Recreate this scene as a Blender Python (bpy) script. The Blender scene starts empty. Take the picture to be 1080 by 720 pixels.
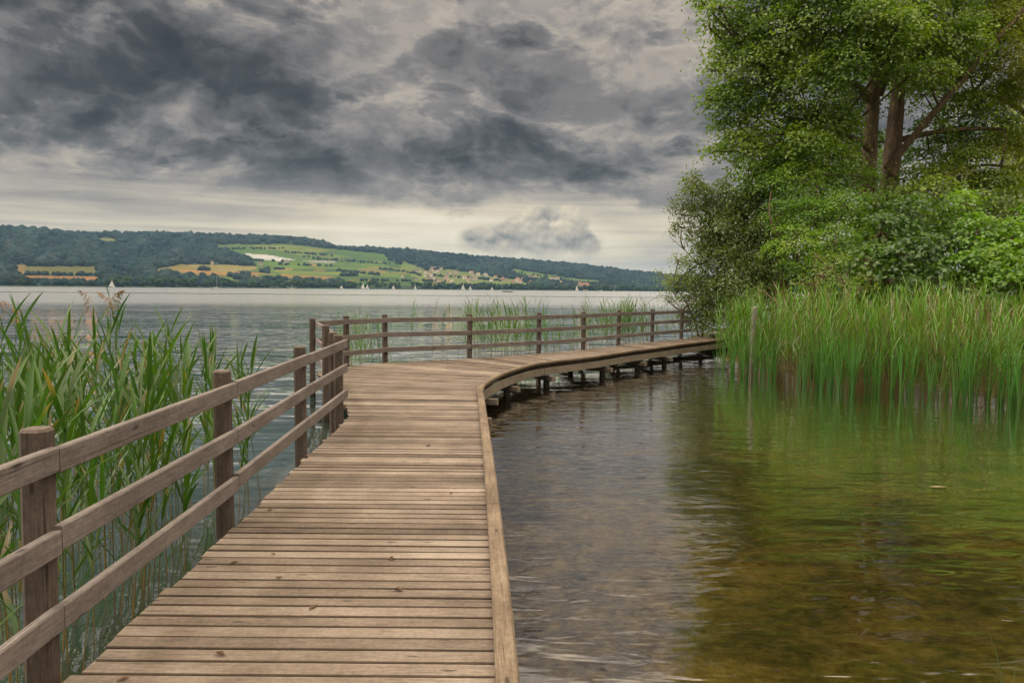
import bpy, math, random
import numpy as np
from mathutils import Vector, Matrix

random.seed(7)
RNG = np.random.default_rng(11)
scene = bpy.context.scene
COL = scene.collection
PI = math.pi
EYE = 1.65          # camera height above the deck (deck surface is z = 0)
WZ = -0.5           # water level
FPX = 800.0         # focal length in photo pixels (1080 wide)
PITCH = math.atan(54.7 / FPX)
ROLL = 0.0086

# ------------------------------------------------------------------ camera
fw = Vector((0, math.cos(PITCH), -math.sin(PITCH)))
r0 = Vector((1, 0, 0)); u0 = Vector((0, math.sin(PITCH), math.cos(PITCH)))
rt = math.cos(ROLL) * r0 + math.sin(ROLL) * u0
up = -math.sin(ROLL) * r0 + math.cos(ROLL) * u0
cam_d = bpy.data.cameras.new('camera'); cam = bpy.data.objects.new('camera', cam_d); COL.objects.link(cam)
cam_d.sensor_width = 36; cam_d.sensor_fit = 'HORIZONTAL'; cam_d.lens = 36 * FPX / 1080
cam_d.clip_start = 0.05; cam_d.clip_end = 40000
M3 = Matrix((rt, up, -fw)).transposed()
cam.matrix_world = Matrix.Translation((0, 0, EYE)) @ M3.to_4x4()
scene.camera = cam

def ray(px, py):
    return (fw + rt * ((px - 540) / FPX) + up * ((360 - py) / FPX))
def G(px, py, z=0.0):                      # photo pixel -> point on a horizontal plane
    d = ray(px, py); t = (z - EYE) / d.z
    return Vector((0, 0, EYE)) + d * t
def at_dist(px, py, r):                    # photo pixel -> point at ground distance r
    d = ray(px, py); k = r / math.hypot(d.x, d.y)
    return (d.x * k, d.y * k, EYE + d.z * k)

# ------------------------------------------------------------------ helpers
def link(o, parent=None):
    COL.objects.link(o)
    if parent is not None: o.parent = parent
    return o
def tag(o, label=None, cat=None, group=None, kind=None):
    if label: o['label'] = label
    if cat: o['category'] = cat
    if group: o['group'] = group
    if kind: o['kind'] = kind
    return o
def empty(name, loc=(0, 0, 0), rz=0):
    o = bpy.data.objects.new(name, None); o.location = loc; o.rotation_euler = (0, 0, rz); o.empty_display_size = .2
    return link(o)

class MB:
    """collects faces with uv, colour and material index"""
    def __init__(s): s.v = []; s.f = []; s.uv = []; s.mi = []; s.c = []
    def quad(s, pts, uvs=None, mi=0, col=None):
        n = len(s.v); s.v += [tuple(p) for p in pts]; s.f.append(tuple(range(n, n + len(pts))))
        s.uv += list(uvs) if uvs else [(0, 0)] * len(pts); s.mi.append(mi)
        s.c += (list(col) if col else [(1, 1, 1)] * len(pts))
    def loft(s, A, B, u0, u1, vv, mi=0, caps=(True, True), r=None):
        """two rings -> tube; shared vertices so that an island is one piece"""
        n = len(s.v); k = len(A)
        s.v += [tuple(p) for p in A] + [tuple(p) for p in B]
        s.c += [(1, 1, 1)] * (2 * k)
        off = random.random() * 7 if r is None else r
        for i in range(k):
            j = (i + 1) % k
            s.f.append((n + i, n + j, n + k + j, n + k + i)); s.mi.append(mi if isinstance(mi, int) else mi[i])
            v0 = vv[i] + off; v1 = vv[i + 1] + off
            s.uv += [(u0, v0), (u0, v1), (u1, v1), (u1, v0)]
        for e, cap in enumerate(caps):
            if cap:
                idx = [n + e * k + i for i in range(k)]
                if e == 0: idx.reverse()
                s.f.append(tuple(idx)); s.mi.append(mi if isinstance(mi, int) else mi[0])
                P = B if e else A
                s.uv += [((vv[i]) * .3 + off, (vv[i]) * .3) for i in range(k)]
    def build(s, name, mats, parent=None, smooth=False, colattr=False):
        me = bpy.data.meshes.new(name); me.from_pydata(s.v, [], s.f)
        for m in (mats if isinstance(mats, (list, tuple)) else [mats]): me.materials.append(m)
        uvl = me.uv_layers.new(name='UVMap')
        uvl.data.foreach_set('uv', np.array(s.uv, dtype=np.float32).ravel())
        me.polygons.foreach_set('material_index', s.mi)
        if smooth: me.polygons.foreach_set('use_smooth', [True] * len(me.polygons))
        me.update()
        return link(bpy.data.objects.new(name, me), parent)

def section(w, h, c):
    """chamfered rectangle, ccw; returns points (a,b) and perimeter positions"""
    a, b = w / 2, h / 2
    P = [(-a + c, -b), (a - c, -b), (a, -b + c), (a, b - c), (a - c, b), (-a + c, b), (-a, b - c), (-a, -b + c)]
    vv = [0.0]
    for i in range(8):
        q = P[(i + 1) % 8]; vv.append(vv[-1] + math.hypot(q[0] - P[i][0], q[1] - P[i][1]))
    return P, vv
def bar(mb, p0, p1, w, h, c=.006, upv=(0, 0, 1), mi=0, segs=1, wob=0.0):
    p0 = Vector(p0); p1 = Vector(p1); d = (p1 - p0); L = d.length; d.normalize()
    upv = Vector(upv); s = d.cross(upv).normalized(); t = s.cross(d).normalized()
    P, vv = section(w, h, c); u = random.random() * 10; off = random.random() * 7
    def ring(p): return [p + s * a + t * b for a, b in P]
    mb.loft(ring(p0), ring(p1), u, u + L, vv, mi, r=off)

def np_mesh(name, V, F, mats, uv=None, col=None, parent=None, smooth=False, mi=None):
    """V (n,3), F (m,k) constant k"""
    me = bpy.data.meshes.new(name); n, (m, k) = len(V), F.shape
    me.vertices.add(n); me.vertices.foreach_set('co', np.asarray(V, np.float32).ravel())
    me.loops.add(m * k); me.loops.foreach_set('vertex_index', np.asarray(F, np.int32).ravel())
    me.polygons.add(m); me.polygons.foreach_set('loop_start', np.arange(0, m * k, k, dtype=np.int32))
    try: me.polygons.foreach_set('loop_total', np.full(m, k, np.int32))
    except Exception: pass
    for x in (mats if isinstance(mats, (list, tuple)) else [mats]): me.materials.append(x)
    if mi is not None: me.polygons.foreach_set('material_index', np.asarray(mi, np.int32))
    if smooth: me.polygons.foreach_set('use_smooth', np.ones(m, bool))
    if col is not None:
        a = me.color_attributes.new('Col', 'FLOAT_COLOR', 'POINT')
        c4 = np.ones((n, 4), np.float32); c4[:, :3] = col; a.data.foreach_set('color', c4.ravel())
    if uv is not None:
        l = me.uv_layers.new(name='UVMap'); l.data.foreach_set('uv', np.asarray(uv, np.float32).ravel())
    me.update(calc_edges=True); me.validate()
    return link(bpy.data.objects.new(name, me), parent)

def srgb(r, g, b):
    f = lambda c: (c / 255 / 12.92) if c / 255 <= .04045 else ((c / 255 + .055) / 1.055) ** 2.4
    return (f(r), f(g), f(b))

# ------------------------------------------------------------------ node helper
class NG:
    def __init__(s, tree): s.t = tree; s.n = tree.nodes; s.l = tree.links
    def node(s, typ, **kw):
        x = s.n.new(typ)
        for k, v in kw.items(): setattr(x, k, v)
        return x
    def put(s, sock, v):
        if isinstance(v, bpy.types.NodeSocket): s.l.new(v, sock)
        elif v is not None:
            if isinstance(v, (tuple, list)) and len(v) == 3 and sock.type == 'RGBA': v = (*v, 1)
            sock.default_value = v
    def m(s, op, a, b=None, c=None, clamp=False):
        x = s.n.new('ShaderNodeMath'); x.operation = op; x.use_clamp = clamp
        for i, v in enumerate((a, b, c)):
            if v is not None: s.put(x.inputs[i], v)
        return x.outputs[0]
    def vm(s, op, a, b=None, scale=None):
        x = s.n.new('ShaderNodeVectorMath'); x.operation = op; s.put(x.inputs[0], a)
        if b is not None: s.put(x.inputs[1], b)
        if scale is not None: s.put(x.inputs['Scale'], scale)
        return x.outputs['Value'] if op in ('LENGTH', 'DOT_PRODUCT', 'DISTANCE') else x.outputs[0]
    def xyz(s, x, y, z):
        c = s.n.new('ShaderNodeCombineXYZ')
        for i, v in enumerate((x, y, z)): s.put(c.inputs[i], v)
        return c.outputs[0]
    def sep(s, v):
        c = s.n.new('ShaderNodeSeparateXYZ'); s.put(c.inputs[0], v); return c.outputs[0], c.outputs[1], c.outputs[2]
    def noise(s, vec, scale=1, detail=4, rough=.5, dist=0, lac=2.0, out='Fac', dims='3D'):
        x = s.n.new('ShaderNodeTexNoise'); x.noise_dimensions = dims; s.put(x.inputs['Vector'], vec)
        for k, v in (('Scale', scale), ('Detail', detail), ('Roughness', rough), ('Distortion', dist), ('Lacunarity', lac)): s.put(x.inputs[k], v)
        return x.outputs[out]
    def ss(s, v, a, b, lo=0.0, hi=1.0):
        x = s.n.new('ShaderNodeMapRange'); x.interpolation_type = 'SMOOTHSTEP'
        for k, q in (('Value', v), ('From Min', a), ('From Max', b), ('To Min', lo), ('To Max', hi)): s.put(x.inputs[k], q)
        return x.outputs[0]
    def lin(s, v, a, b, lo=0.0, hi=1.0, clamp=True):
        x = s.n.new('ShaderNodeMapRange'); x.clamp = clamp
        for k, q in (('Value', v), ('From Min', a), ('From Max', b), ('To Min', lo), ('To Max', hi)): s.put(x.inputs[k], q)
        return x.outputs[0]
    def ramp(s, fac, stops, interp='LINEAR'):
        x = s.n.new('ShaderNodeValToRGB'); x.color_ramp.interpolation = interp; e = x.color_ramp.elements
        while len(e) < len(stops): e.new(.5)
        for k, (p, c) in enumerate(stops): e[k].position = p; e[k].color = (*c, 1)
        s.put(x.inputs[0], fac); return x.outputs[0]
    def mix(s, fac, a, b, mode='MIX'):
        x = s.n.new('ShaderNodeMix'); x.data_type = 'RGBA'; x.blend_type = mode
        s.put(x.inputs[0], fac); s.put(x.inputs[6], a); s.put(x.inputs[7], b); return x.outputs[2]
    def bump(s, h, strength=.3, dist=.01, normal=None):
        x = s.n.new('ShaderNodeBump'); s.put(x.inputs['Height'], h); x.inputs['Strength'].default_value = strength
        s.put(x.inputs['Distance'], dist)
        if normal is not None: s.put(x.inputs['Normal'], normal)
        return x.outputs[0]
def new_mat(name):
    m = bpy.data.materials.new(name); m.use_nodes = True; m.node_tree.nodes.clear()
    g = NG(m.node_tree); out = g.node('ShaderNodeOutputMaterial')
    return m, g, out
def principled(g, out, **kw):
    b = g.node('ShaderNodeBsdfPrincipled')
    for k, v in kw.items(): g.put(b.inputs[k], v)
    g.l.new(b.outputs[0], out.inputs['Surface']); return b

# ------------------------------------------------------------------ materials
def wood(name, dark, mid, light, grain=1.0, stain=.5, rough=.8, green=0.0):
    m, g, out = new_mat(name)
    uv = g.node('ShaderNodeUVMap').outputs[0]
    geo = g.node('ShaderNodeNewGeometry'); rnd = geo.outputs['Random Per Island']
    pos = geo.outputs['Position']
    u, v, _ = g.sep(uv)
    sh = g.m('MULTIPLY', rnd, 37.0)
    p1 = g.xyz(g.m('MULTIPLY', u, 3.0), g.m('MULTIPLY', v, 70.0), sh)
    n1 = g.noise(p1, 1, 4, .65, .9)
    p2 = g.xyz(g.m('MULTIPLY', u, 16.0), g.m('MULTIPLY', v, 330.0), sh)
    n2 = g.noise(p2, 1, 2, .6)
    st = g.noise(pos, 1.5, 6, .68)                          # damp stains and dirt, not along the grain
    sp = g.noise(pos, 38.0, 3, .7)                          # grit and lichen
    f = g.m('ADD', g.m('MULTIPLY', n1, .42), g.m('MULTIPLY', n2, .40))
    f = g.m('ADD', f, g.m('MULTIPLY', sp, .30))
    f = g.m('ADD', f, g.m('MULTIPLY', g.m('SUBTRACT', rnd, .5), .30))
    f = g.m('ADD', f, g.m('MULTIPLY', g.m('SUBTRACT', st, .5), stain))
    c = g.ramp(f, [(.30, dark), (.56, mid), (.82, light)])
    # occasional dark checks (cracks) along the grain
    pk = g.xyz(g.m('MULTIPLY', u, 1.1), g.m('MULTIPLY', v, 95.0), sh)
    ck = g.ss(g.noise(pk, 1, 2, .5, .3), .66, .74)
    c = g.mix(g.m('MULTIPLY', ck, .7), c, tuple(x * .35 for x in dark))
    if green:
        _, _, z = g.sep(pos)
        al = g.ss(g.m('ADD', z, g.m('MULTIPLY', st, .2)), WZ + .42, WZ + .05)
        c = g.mix(g.m('MULTIPLY', al, green), c, (.02, .028, .012))
    b = principled(g, out, **{'Base Color': c, 'Roughness': rough, 'Specular IOR Level': .25})
    hgt = g.m('ADD', g.m('MULTIPLY', n1, .7), g.m('MULTIPLY', n2, .5))
    hgt = g.m('SUBTRACT', hgt, g.m('MULTIPLY', ck, .8))
    # a few knots
    kn = g.node('ShaderNodeTexVoronoi'); g.put(kn.inputs['Vector'], g.xyz(g.m('MULTIPLY', u, 2.6), g.m('MULTIPLY', v, 9.0), sh)); kn.inputs['Scale'].default_value = 1.0
    kd = g.m('MULTIPLY', g.ss(kn.outputs['Distance'], .13, .05), .75)
    c = g.mix(kd, c, tuple(x * .45 for x in dark)); g.put(b.inputs['Base Color'], c)
    g.l.new(g.bump(hgt, .55 * grain, .004), b.inputs['Normal'])
    return m

M_DECK = wood('deck wood', (.056, .041, .031), (.180, .137, .106), (.335, .275, .225), 1.0, .6)
M_DECK_EDGE = wood('deck plank edge', (.03, .022, .015), (.075, .052, .036), (.14, .10, .07), 1.0, .3)
M_RAIL = wood('rail wood', (.060, .049, .045), (.160, .133, .122), (.30, .262, .243), 1.1, .5)
M_POST = wood('post wood', (.034, .025, .020), (.088, .065, .052), (.185, .147, .122), 1.2, .5, green=.75)
M_KERB = wood('kerb wood', (.055, .038, .025), (.155, .112, .076), (.30, .232, .165), 1.2, .6)
M_BEAM = wood('beam wood', (.09, .07, .052), (.22, .18, .135), (.38, .32, .26), 1.0, .4, green=.3)
M_GREY = wood('grey weathered wood', (.15, .13, .105), (.30, .27, .22), (.45, .41, .35), 1.0, .3, green=.4)

def leaf_mat(name, c1, c2, c3, trans=.42, rough=.5, tint=None, use_col=False, gloss=.045):
    m, g, out = new_mat(name)
    geo = g.node('ShaderNodeNewGeometry'); rnd = geo.outputs['Random Per Island']
    pos = geo.outputs['Position']
    if use_col:
        base = g.node('ShaderNodeAttribute', attribute_name='Col').outputs['Color']
        ob = g.node('ShaderNodeObjectInfo').outputs['Random']
        k = g.m('ADD', .72, g.m('MULTIPLY', ob, .3)); k = g.m('ADD', k, g.m('MULTIPLY', rnd, .3))
        c = g.mix(1.0, base, g.xyz(k, k, k), 'MULTIPLY')
    else:
        big = g.noise(pos, .55, 3, .6)
        f = g.m('ADD', g.m('MULTIPLY', rnd, .34), g.m('MULTIPLY', g.m('SUBTRACT', big, .5), 1.5))
        f = g.m('ADD', f, .34)
        c = g.ramp(f, [(.05, c1), (.5, c2), (.95, c3)])
    d = g.node('ShaderNodeBsdfDiffuse'); g.put(d.inputs[0], c)
    t = g.node('ShaderNodeBsdfTranslucent'); g.put(t.inputs[0], g.mix(1.0, c, (1.5, 1.6, .5), 'MULTIPLY'))
    gl = g.node('ShaderNodeBsdfGlossy'); gl.inputs['Roughness'].default_value = rough; gl.inputs[0].default_value = (1, 1, 1, 1)
    a = g.node('ShaderNodeMixShader'); a.inputs[0].default_value = trans
    g.l.new(d.outputs[0], a.inputs[1]); g.l.new(t.outputs[0], a.inputs[2])
    b = g.node('ShaderNodeMixShader'); b.inputs[0].default_value = gloss
    g.l.new(a.outputs[0], b.inputs[1]); g.l.new(gl.outputs[0], b.inputs[2])
    g.l.new(b.outputs[0], out.inputs[0])
    return m
M_REED = leaf_mat('reed', 0, 0, 0, .3, .45, use_col=True, gloss=.05)
M_LEAF_BIG = leaf_mat('plane tree leaf', (0.068, 0.124, 0.012), (0.137, 0.229, 0.022), (0.304, 0.381, 0.045))
M_LEAF_OLIVE = leaf_mat('olive leaf', (.055, .085, .010), (.115, .165, .020), (.22, .27, .05))
M_LEAF_LIGHT = leaf_mat('fresh leaf', (0.076, 0.165, 0.012), (0.142, 0.278, 0.021), (0.286, 0.397, 0.043))
M_LEAF_DARK = leaf_mat('hazel leaf', (0.035, 0.080, 0.011), (0.073, 0.154, 0.017), (0.174, 0.268, 0.032))
M_LEAF_YEL = leaf_mat('yellow green leaf', (0.112, 0.148, 0.013), (0.222, 0.271, 0.024), (0.422, 0.418, 0.049))
M_LEAF_WIL = leaf_mat('willow leaf', (0.082, 0.129, 0.013), (0.165, 0.232, 0.026), (0.329, 0.374, 0.062))

def bark_mat():
    m, g, out = new_mat('bark')
    pos = g.node('ShaderNodeNewGeometry').outputs['Position']
    x, y, z = g.sep(pos)
    p = g.xyz(g.m('MULTIPLY', x, 9), g.m('MULTIPLY', y, 9), g.m('MULTIPLY', z, 2.2))
    n = g.noise(p, 1, 6, .65, .8); n2 = g.noise(pos, 1.1, 3, .5)
    c = g.ramp(g.m('ADD', g.m('MULTIPLY', n, .8), g.m('MULTIPLY', n2, .25)), [(.3, (.045, .028, .017)), (.55, (.17, .115, .072)), (.8, (.32, .23, .155))])
    b = principled(g, out, **{'Base Color': c, 'Roughness': .9, 'Specular IOR Level': .2})
    g.l.new(g.bump(n, .9, .03), b.inputs['Normal'])
    return m
M_BARK = bark_mat()
def plain(name, col, rough=.7, var=.15, scale=3.0, metallic=0):
    m, g, out = new_mat(name)
    pos = g.node('ShaderNodeTexCoord').outputs['Object']
    n = g.noise(pos, scale, 4, .6)
    c = g.mix(n, tuple(x * (1 - var) for x in col), tuple(min(1, x * (1 + var)) for x in col))
    principled(g, out, **{'Base Color': c, 'Roughness': rough, 'Metallic': metallic})
    return m

# ------------------------------------------------------------------ sky and sun
SUN_AZ, SUN_EL = math.radians(-88), math.radians(42)      # azimuth from +Y, towards +X positive
world = bpy.data.worlds.new('World'); scene.world = world; world.use_nodes = True
world.node_tree.nodes.clear(); g = NG(world.node_tree)
wout = g.node('ShaderNodeOutputWorld')
sky = g.node('ShaderNodeTexSky', sky_type='NISHITA'); sky.sun_disc = False
sky.sun_elevation = SUN_EL; sky.sun_rotation = SUN_AZ
D = g.node('ShaderNodeTexCoord').outputs['Generated']
dx, dy, dz = g.sep(D)
zc = g.m('MAXIMUM', dz, 0.0)
az = g.m('ARCTAN2', dx, dy)
el = g.m('ARCSINE', g.m('MINIMUM', zc, 1.0))
# perspective cloud layer coordinates
den = g.m('ADD', zc, .16)
Px = g.m('DIVIDE', dx, den); Py = g.m('DIVIDE', dy, den)
P = g.xyz(Px, Py, 0.0)
# angular coordinates, flattened towards the horizon
A2 = g.xyz(az, g.m('MULTIPLY', g.m('POWER', el, .85), 1.30), 5.0)
warp = g.noise(A2, 4.0, 2, .5, out='Color')
wv = g.vm('SCALE', g.vm('SUBTRACT', warp, (.5, .5, .5)), scale=.09)
A2w = g.vm('ADD', A2, wv)
def billow(v, sc, det=6, off=.9):
    x = g.node('ShaderNodeTexNoise', noise_type='RIDGED_MULTIFRACTAL'); x.normalize = True
    for k, q in (('Vector', v), ('Scale', sc), ('Detail', det), ('Roughness', .52), ('Lacunarity', 2.1), ('Offset', off), ('Gain', 1.6)): g.put(x.inputs[k], q)
    return x.outputs['Fac']
def field(v, dn, db): return g.m('SUBTRACT', g.m('ADD', .62, g.m('MULTIPLY', g.noise(v, 4.6, dn, .64), .80)), g.m('MULTIPLY', billow(v, 3.0, db), .44))
n1 = field(A2w, 8, 5)
n1b = field(g.vm('ADD', A2w, (-.010, .026, 0)), 6, 5)      # towards the light: relief of the billows
relief = g.m('SUBTRACT', n1, n1b)
n2 = g.noise(A2w, 2.6, 3, .5)
midn = g.noise(g.vm('MULTIPLY', A2w, (1, 1.25, 1)), 13.0, 6, .62)
streak = g.noise(g.xyz(g.m('MULTIPLY', az, 1.6), g.m('MULTIPLY', el, 30.0), 1.0), 1.6, 5, .60, .3)
def gauss(ca, ce, sa, se, amp):
    a = g.m('DIVIDE', g.m('SUBTRACT', az, ca), sa); e = g.m('DIVIDE', g.m('SUBTRACT', el, ce), se)
    q = g.m('ADD', g.m('MULTIPLY', a, a), g.m('MULTIPLY', e, e))
    return g.m('MULTIPLY', g.m('POWER', 2.71828, g.m('MULTIPLY', q, -1.0)), amp)
def add(*q):
    r = q[0]
    for x in q[1:]: r = g.m('ADD', r, x)
    return r
n1c = g.m('SUBTRACT', n1, .60); n2c = g.m('SUBTRACT', n2, .5)
# ragged lower edge of the big cloud deck
edge = add(el, g.m('MULTIPLY', n1c, .08), g.m('MULTIPLY', n2c, .05), g.m('MULTIPLY', g.m('SUBTRACT', midn, .5), .09), gauss(-.5, .14, .16, .05, -.022), gauss(.2, .13, .1, .05, .012))
deck = g.ss(edge, .108, .148)                            # 0 = clear cream strip, 1 = cloud deck
# brightness of the strip
strip = add(.77, g.ss(el, .075, .15, 0.0, -.16), g.m('MULTIPLY', g.m('SUBTRACT', streak, .5), .62), g.m('MULTIPLY', n1c, .25),
            gauss(-.12, .075, .24, .035, .15), gauss(.05, .115, .12, .014, .10), gauss(-.55, .105, .22, .03, -.12), gauss(.14, .02, .2, .022, -.05), gauss(-.3, .035, .3, .02, .06), gauss(.27, .07, .1, .05, -.06))
# brightness of the deck
dk = add(.43, g.m('MULTIPLY', n1c, .30), g.m('MULTIPLY', n2c, .34), g.m('MULTIPLY', relief, .85), g.m('MULTIPLY', g.m('SUBTRACT', midn, .5), .26))
for q in ((-.36, .265, .17, .045, -.19), (-.48, .25, .25, .09, -.11), (-.55, .17, .25, .03, -.03), (-.20, .165, .22, .028, -.14), (.10, .158, .16, .030, -.15), (.22, .20, .10, .05, -.04),
          (.02, .275, .26, .07, .10), (.20, .30, .17, .10, .17), (-.12, .245, .10, .025, .06), (-.02, .225, .06, .018, .05), (.05, .135, .16, .012, .13), (-.06, .345, .2, .03, .03), (-.42, .33, .12, .025, .06), (-.5, .138, .2, .02, .10)):
    dk = g.m('ADD', dk, gauss(*q))
dk = g.m('SMOOTH_MIN', dk, .58, .18)                       # no burnt-out holes in the deck
dk = g.m('ADD', dk, g.ss(el, .38, .80, 0.0, .40))        # thinner cloud overhead
B = add(g.m('MULTIPLY', dk, deck), g.m('MULTIPLY', strip, g.m('SUBTRACT', 1.0, deck)))
# layered scud under the deck: ragged dark bellies with brighter lit rims
lim = g.m('MULTIPLY', g.ss(el, .10, .14), g.ss(el, .60, .40))
for (ofs, sc_, st_, amp, rim) in (((3, 1, 0), 3.4, 1.5, .115, .05), ((8, 4, 0), 7.5, 1.7, .085, .05)):
    q = g.noise(g.vm('ADD', g.vm('MULTIPLY', A2w, (1, st_, 1)), ofs), sc_, 8, .60)
    body_ = g.ss(q, .515, .62); rm = g.m('MULTIPLY', g.ss(q, .455, .505), g.ss(q, .565, .515))
    B = g.m('ADD', B, g.m('MULTIPLY', lim, g.m('SUBTRACT', g.m('MULTIPLY', rm, rim), g.m('MULTIPLY', body_, amp))))
B = g.m('ADD', B, g.m('MULTIPLY', lim, .005))
# one separate cumulus low over the far ridge
V2 = g.xyz(az, g.m('MULTIPLY', el, 1.15), 5.0)
V2 = g.vm('ADD', V2, g.vm('SCALE', wv, scale=.12))
def puff(v): return g.m('SUBTRACT', g.m('ADD', .55, g.m('MULTIPLY', g.noise(v, 30, 4, .55), .50)), g.m('MULTIPLY', billow(v, 15, 3), .32))
nc = puff(V2); ncb = puff(g.vm('ADD', V2, (-.0025, .0065, 0))); ncc = g.m('SUBTRACT', nc, .52)
def cum(c_az, c_el, ra, re, lo, amp):
    ca = g.m('DIVIDE', g.m('SUBTRACT', az, c_az), ra); ce = g.m('DIVIDE', g.m('SUBTRACT', el, c_el), re)
    cq = g.m('SQRT', g.m('ADD', g.m('MULTIPLY', ca, ca), g.m('MULTIPLY', ce, ce)))
    m_ = g.ss(g.m('SUBTRACT', cq, g.m('MULTIPLY', ncc, amp)), 1.16, .68)
    return g.m('MULTIPLY', m_, g.ss(g.m('ADD', el, g.m('MULTIPLY', ncc, .025)), lo - .006, lo + .022)), ce
cm, ce = cum(.030, .058, .080, .026, .040, .95)
for q in ((.048, .080, .046, .030, .044, 1.0), (-.030, .064, .042, .020, .042, 1.1), (.088, .058, .034, .020, .040, 1.1), (.010, .072, .034, .022, .044, 1.0)):
    cm = g.m('MAXIMUM', cm, cum(*q)[0])
cm = g.m('MULTIPLY', cm, .92); ce = g.m('DIVIDE', g.m('SUBTRACT', el, .066), .04)
cb = add(.645, g.m('MULTIPLY', ce, .07), g.m('MULTIPLY', g.m('SUBTRACT', nc, ncb), 1.2), g.m('MULTIPLY', ncc, .15))
B = add(g.m('MULTIPLY', B, g.m('SUBTRACT', 1.0, cm)), g.m('MULTIPLY', cb, cm))
cc = g.ramp(B, [(0.0, (.030, .031, .032)), (.20, (.058, .058, .059)), (.36, (.120, .117, .115)), (.52, (.25, .232, .218)),
                (.68, (.49, .43, .355)), (.85, (.77, .665, .485)), (1.0, (.94, .84, .66))])
# higher, away from the horizon glow, the cloud is neutral to lilac; low it is warm cream
hi = g.ss(el, .09, .22)
cc = g.mix(hi, cc, g.mix(1.0, cc, (.99, .985, 1.0), 'MULTIPLY'))
bk1 = g.node('ShaderNodeBackground'); g.put(bk1.inputs[0], sky.outputs[0]); bk1.inputs[1].default_value = .05
bk2 = g.node('ShaderNodeBackground'); g.put(bk2.inputs[0], cc)
g.put(bk2.inputs[1], g.ss(el, .315, .64, 1.0, 4.4))
mx = g.node('ShaderNodeMixShader'); mx.inputs[0].default_value = .97
g.l.new(bk1.outputs[0], mx.inputs[1]); g.l.new(bk2.outputs[0], mx.inputs[2]); g.l.new(mx.outputs[0], wout.inputs[0])
world.cycles.sampling_method = 'MANUAL'; world.cycles.sample_map_resolution = 512

sun_d = bpy.data.lights.new('sun', 'SUN'); sun_d.energy = 1.5; sun_d.angle = math.radians(11); sun_d.color = (1, .94, .86)
sun = bpy.data.objects.new('sun', sun_d); COL.objects.link(sun)
sd = Vector((math.sin(SUN_AZ) * math.cos(SUN_EL), math.cos(SUN_AZ) * math.cos(SUN_EL), math.sin(SUN_EL)))
sun.rotation_euler = sd.to_track_quat('Z', 'Y').to_euler()
sun.location = (0, 0, 30)

# ------------------------------------------------------------------ lake bed / land : one sheet
SHORE = [(13, -60), (13, 0), (13.4, 8), (12.2, 13.0), (10.8, 16.3), (9.2, 18.6), (7.8, 21), (6.7, 24.3), (6.3, 27.2), (6.8, 32), (11, 42), (22, 62), (70, 200), (500, 1200), (3000, 4500)]
def shore_sd(X, Y):
    """+ on land, - in the lake"""
    best = np.full(X.shape, 1e12); sgn = np.ones(X.shape)
    for (ax, ay), (bx, by) in zip(SHORE[:-1], SHORE[1:]):
        ex, ey = bx - ax, by - ay; L2 = ex * ex + ey * ey
        t = np.clip(((X - ax) * ex + (Y - ay) * ey) / L2, 0, 1)
        d = np.hypot(X - ax - t * ex, Y - ay - t * ey)
        cr = ex * (Y - ay) - ey * (X - ax)
        m = d < best - 1e-9
        best = np.where(m, d, best); sgn = np.where(m, np.where(cr < 0, 1, -1), sgn)
    return best * sgn
def vnoise(X, Y, s, seed):
    r = np.random.default_rng(seed); T = r.random((64, 64))
    x = X * s; y = Y * s; i = np.floor(x).astype(int); j = np.floor(y).astype(int); fx = x - i; fy = y - j
    fx = fx * fx * (3 - 2 * fx); fy = fy * fy * (3 - 2 * fy)
    a = T[i % 64, j % 64]; b = T[(i + 1) % 64, j % 64]; c = T[i % 64, (j + 1) % 64]; d = T[(i + 1) % 64, (j + 1) % 64]
    return (a * (1 - fx) + b * fx) * (1 - fy) + (c * (1 - fx) + d * fx) * fy
def ground_z(X, Y):
    s = shore_sd(X, Y); n = vnoise(X, Y, .45, 1) - .5; n2 = vnoise(X, Y, 1.7, 2) - .5
    land = WZ + np.minimum(s * .16, .9) + .18 * n * np.clip(s, 0, 1)
    w = -s
    dep = .10 + .035 * w + .10 * np.clip(w - 13, 0, 60) + .16 * n * np.clip(w * .4, 0, 1) + .06 * n2 * np.clip(w, 0, 1)
    # the open lake side of the walk drops off faster
    left = np.clip((-1.2 - X) * .30, 0, 2.0) + np.clip((Y - 19 - X * .9) * .2, 0, 2.0)
    dep = np.minimum(dep + left, 6.0)
    return np.where(s > 0, land, WZ - dep)
def axis(lo, hi, step, far):
    a = list(np.arange(lo, hi + 1e-6, step)); d = step; x = hi
    while x < far: d *= 1.35; x += d; a.append(x)
    d = step; x = lo
    while x > -far: d *= 1.35; x -= d; a.insert(0, x)
    return np.array(a)
gx = axis(-12, 26, .3, 9000); gy = axis(-4, 40, .3, 9000)
X, Y = np.meshgrid(gx, gy); Z = ground_z(X, Y)
nx, ny = len(gx), len(gy)
idx = np.arange(nx * ny).reshape(ny, nx)
F = np.stack([idx[:-1, :-1], idx[:-1, 1:], idx[1:, 1:], idx[1:, :-1]], -1).reshape(-1, 4)
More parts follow.
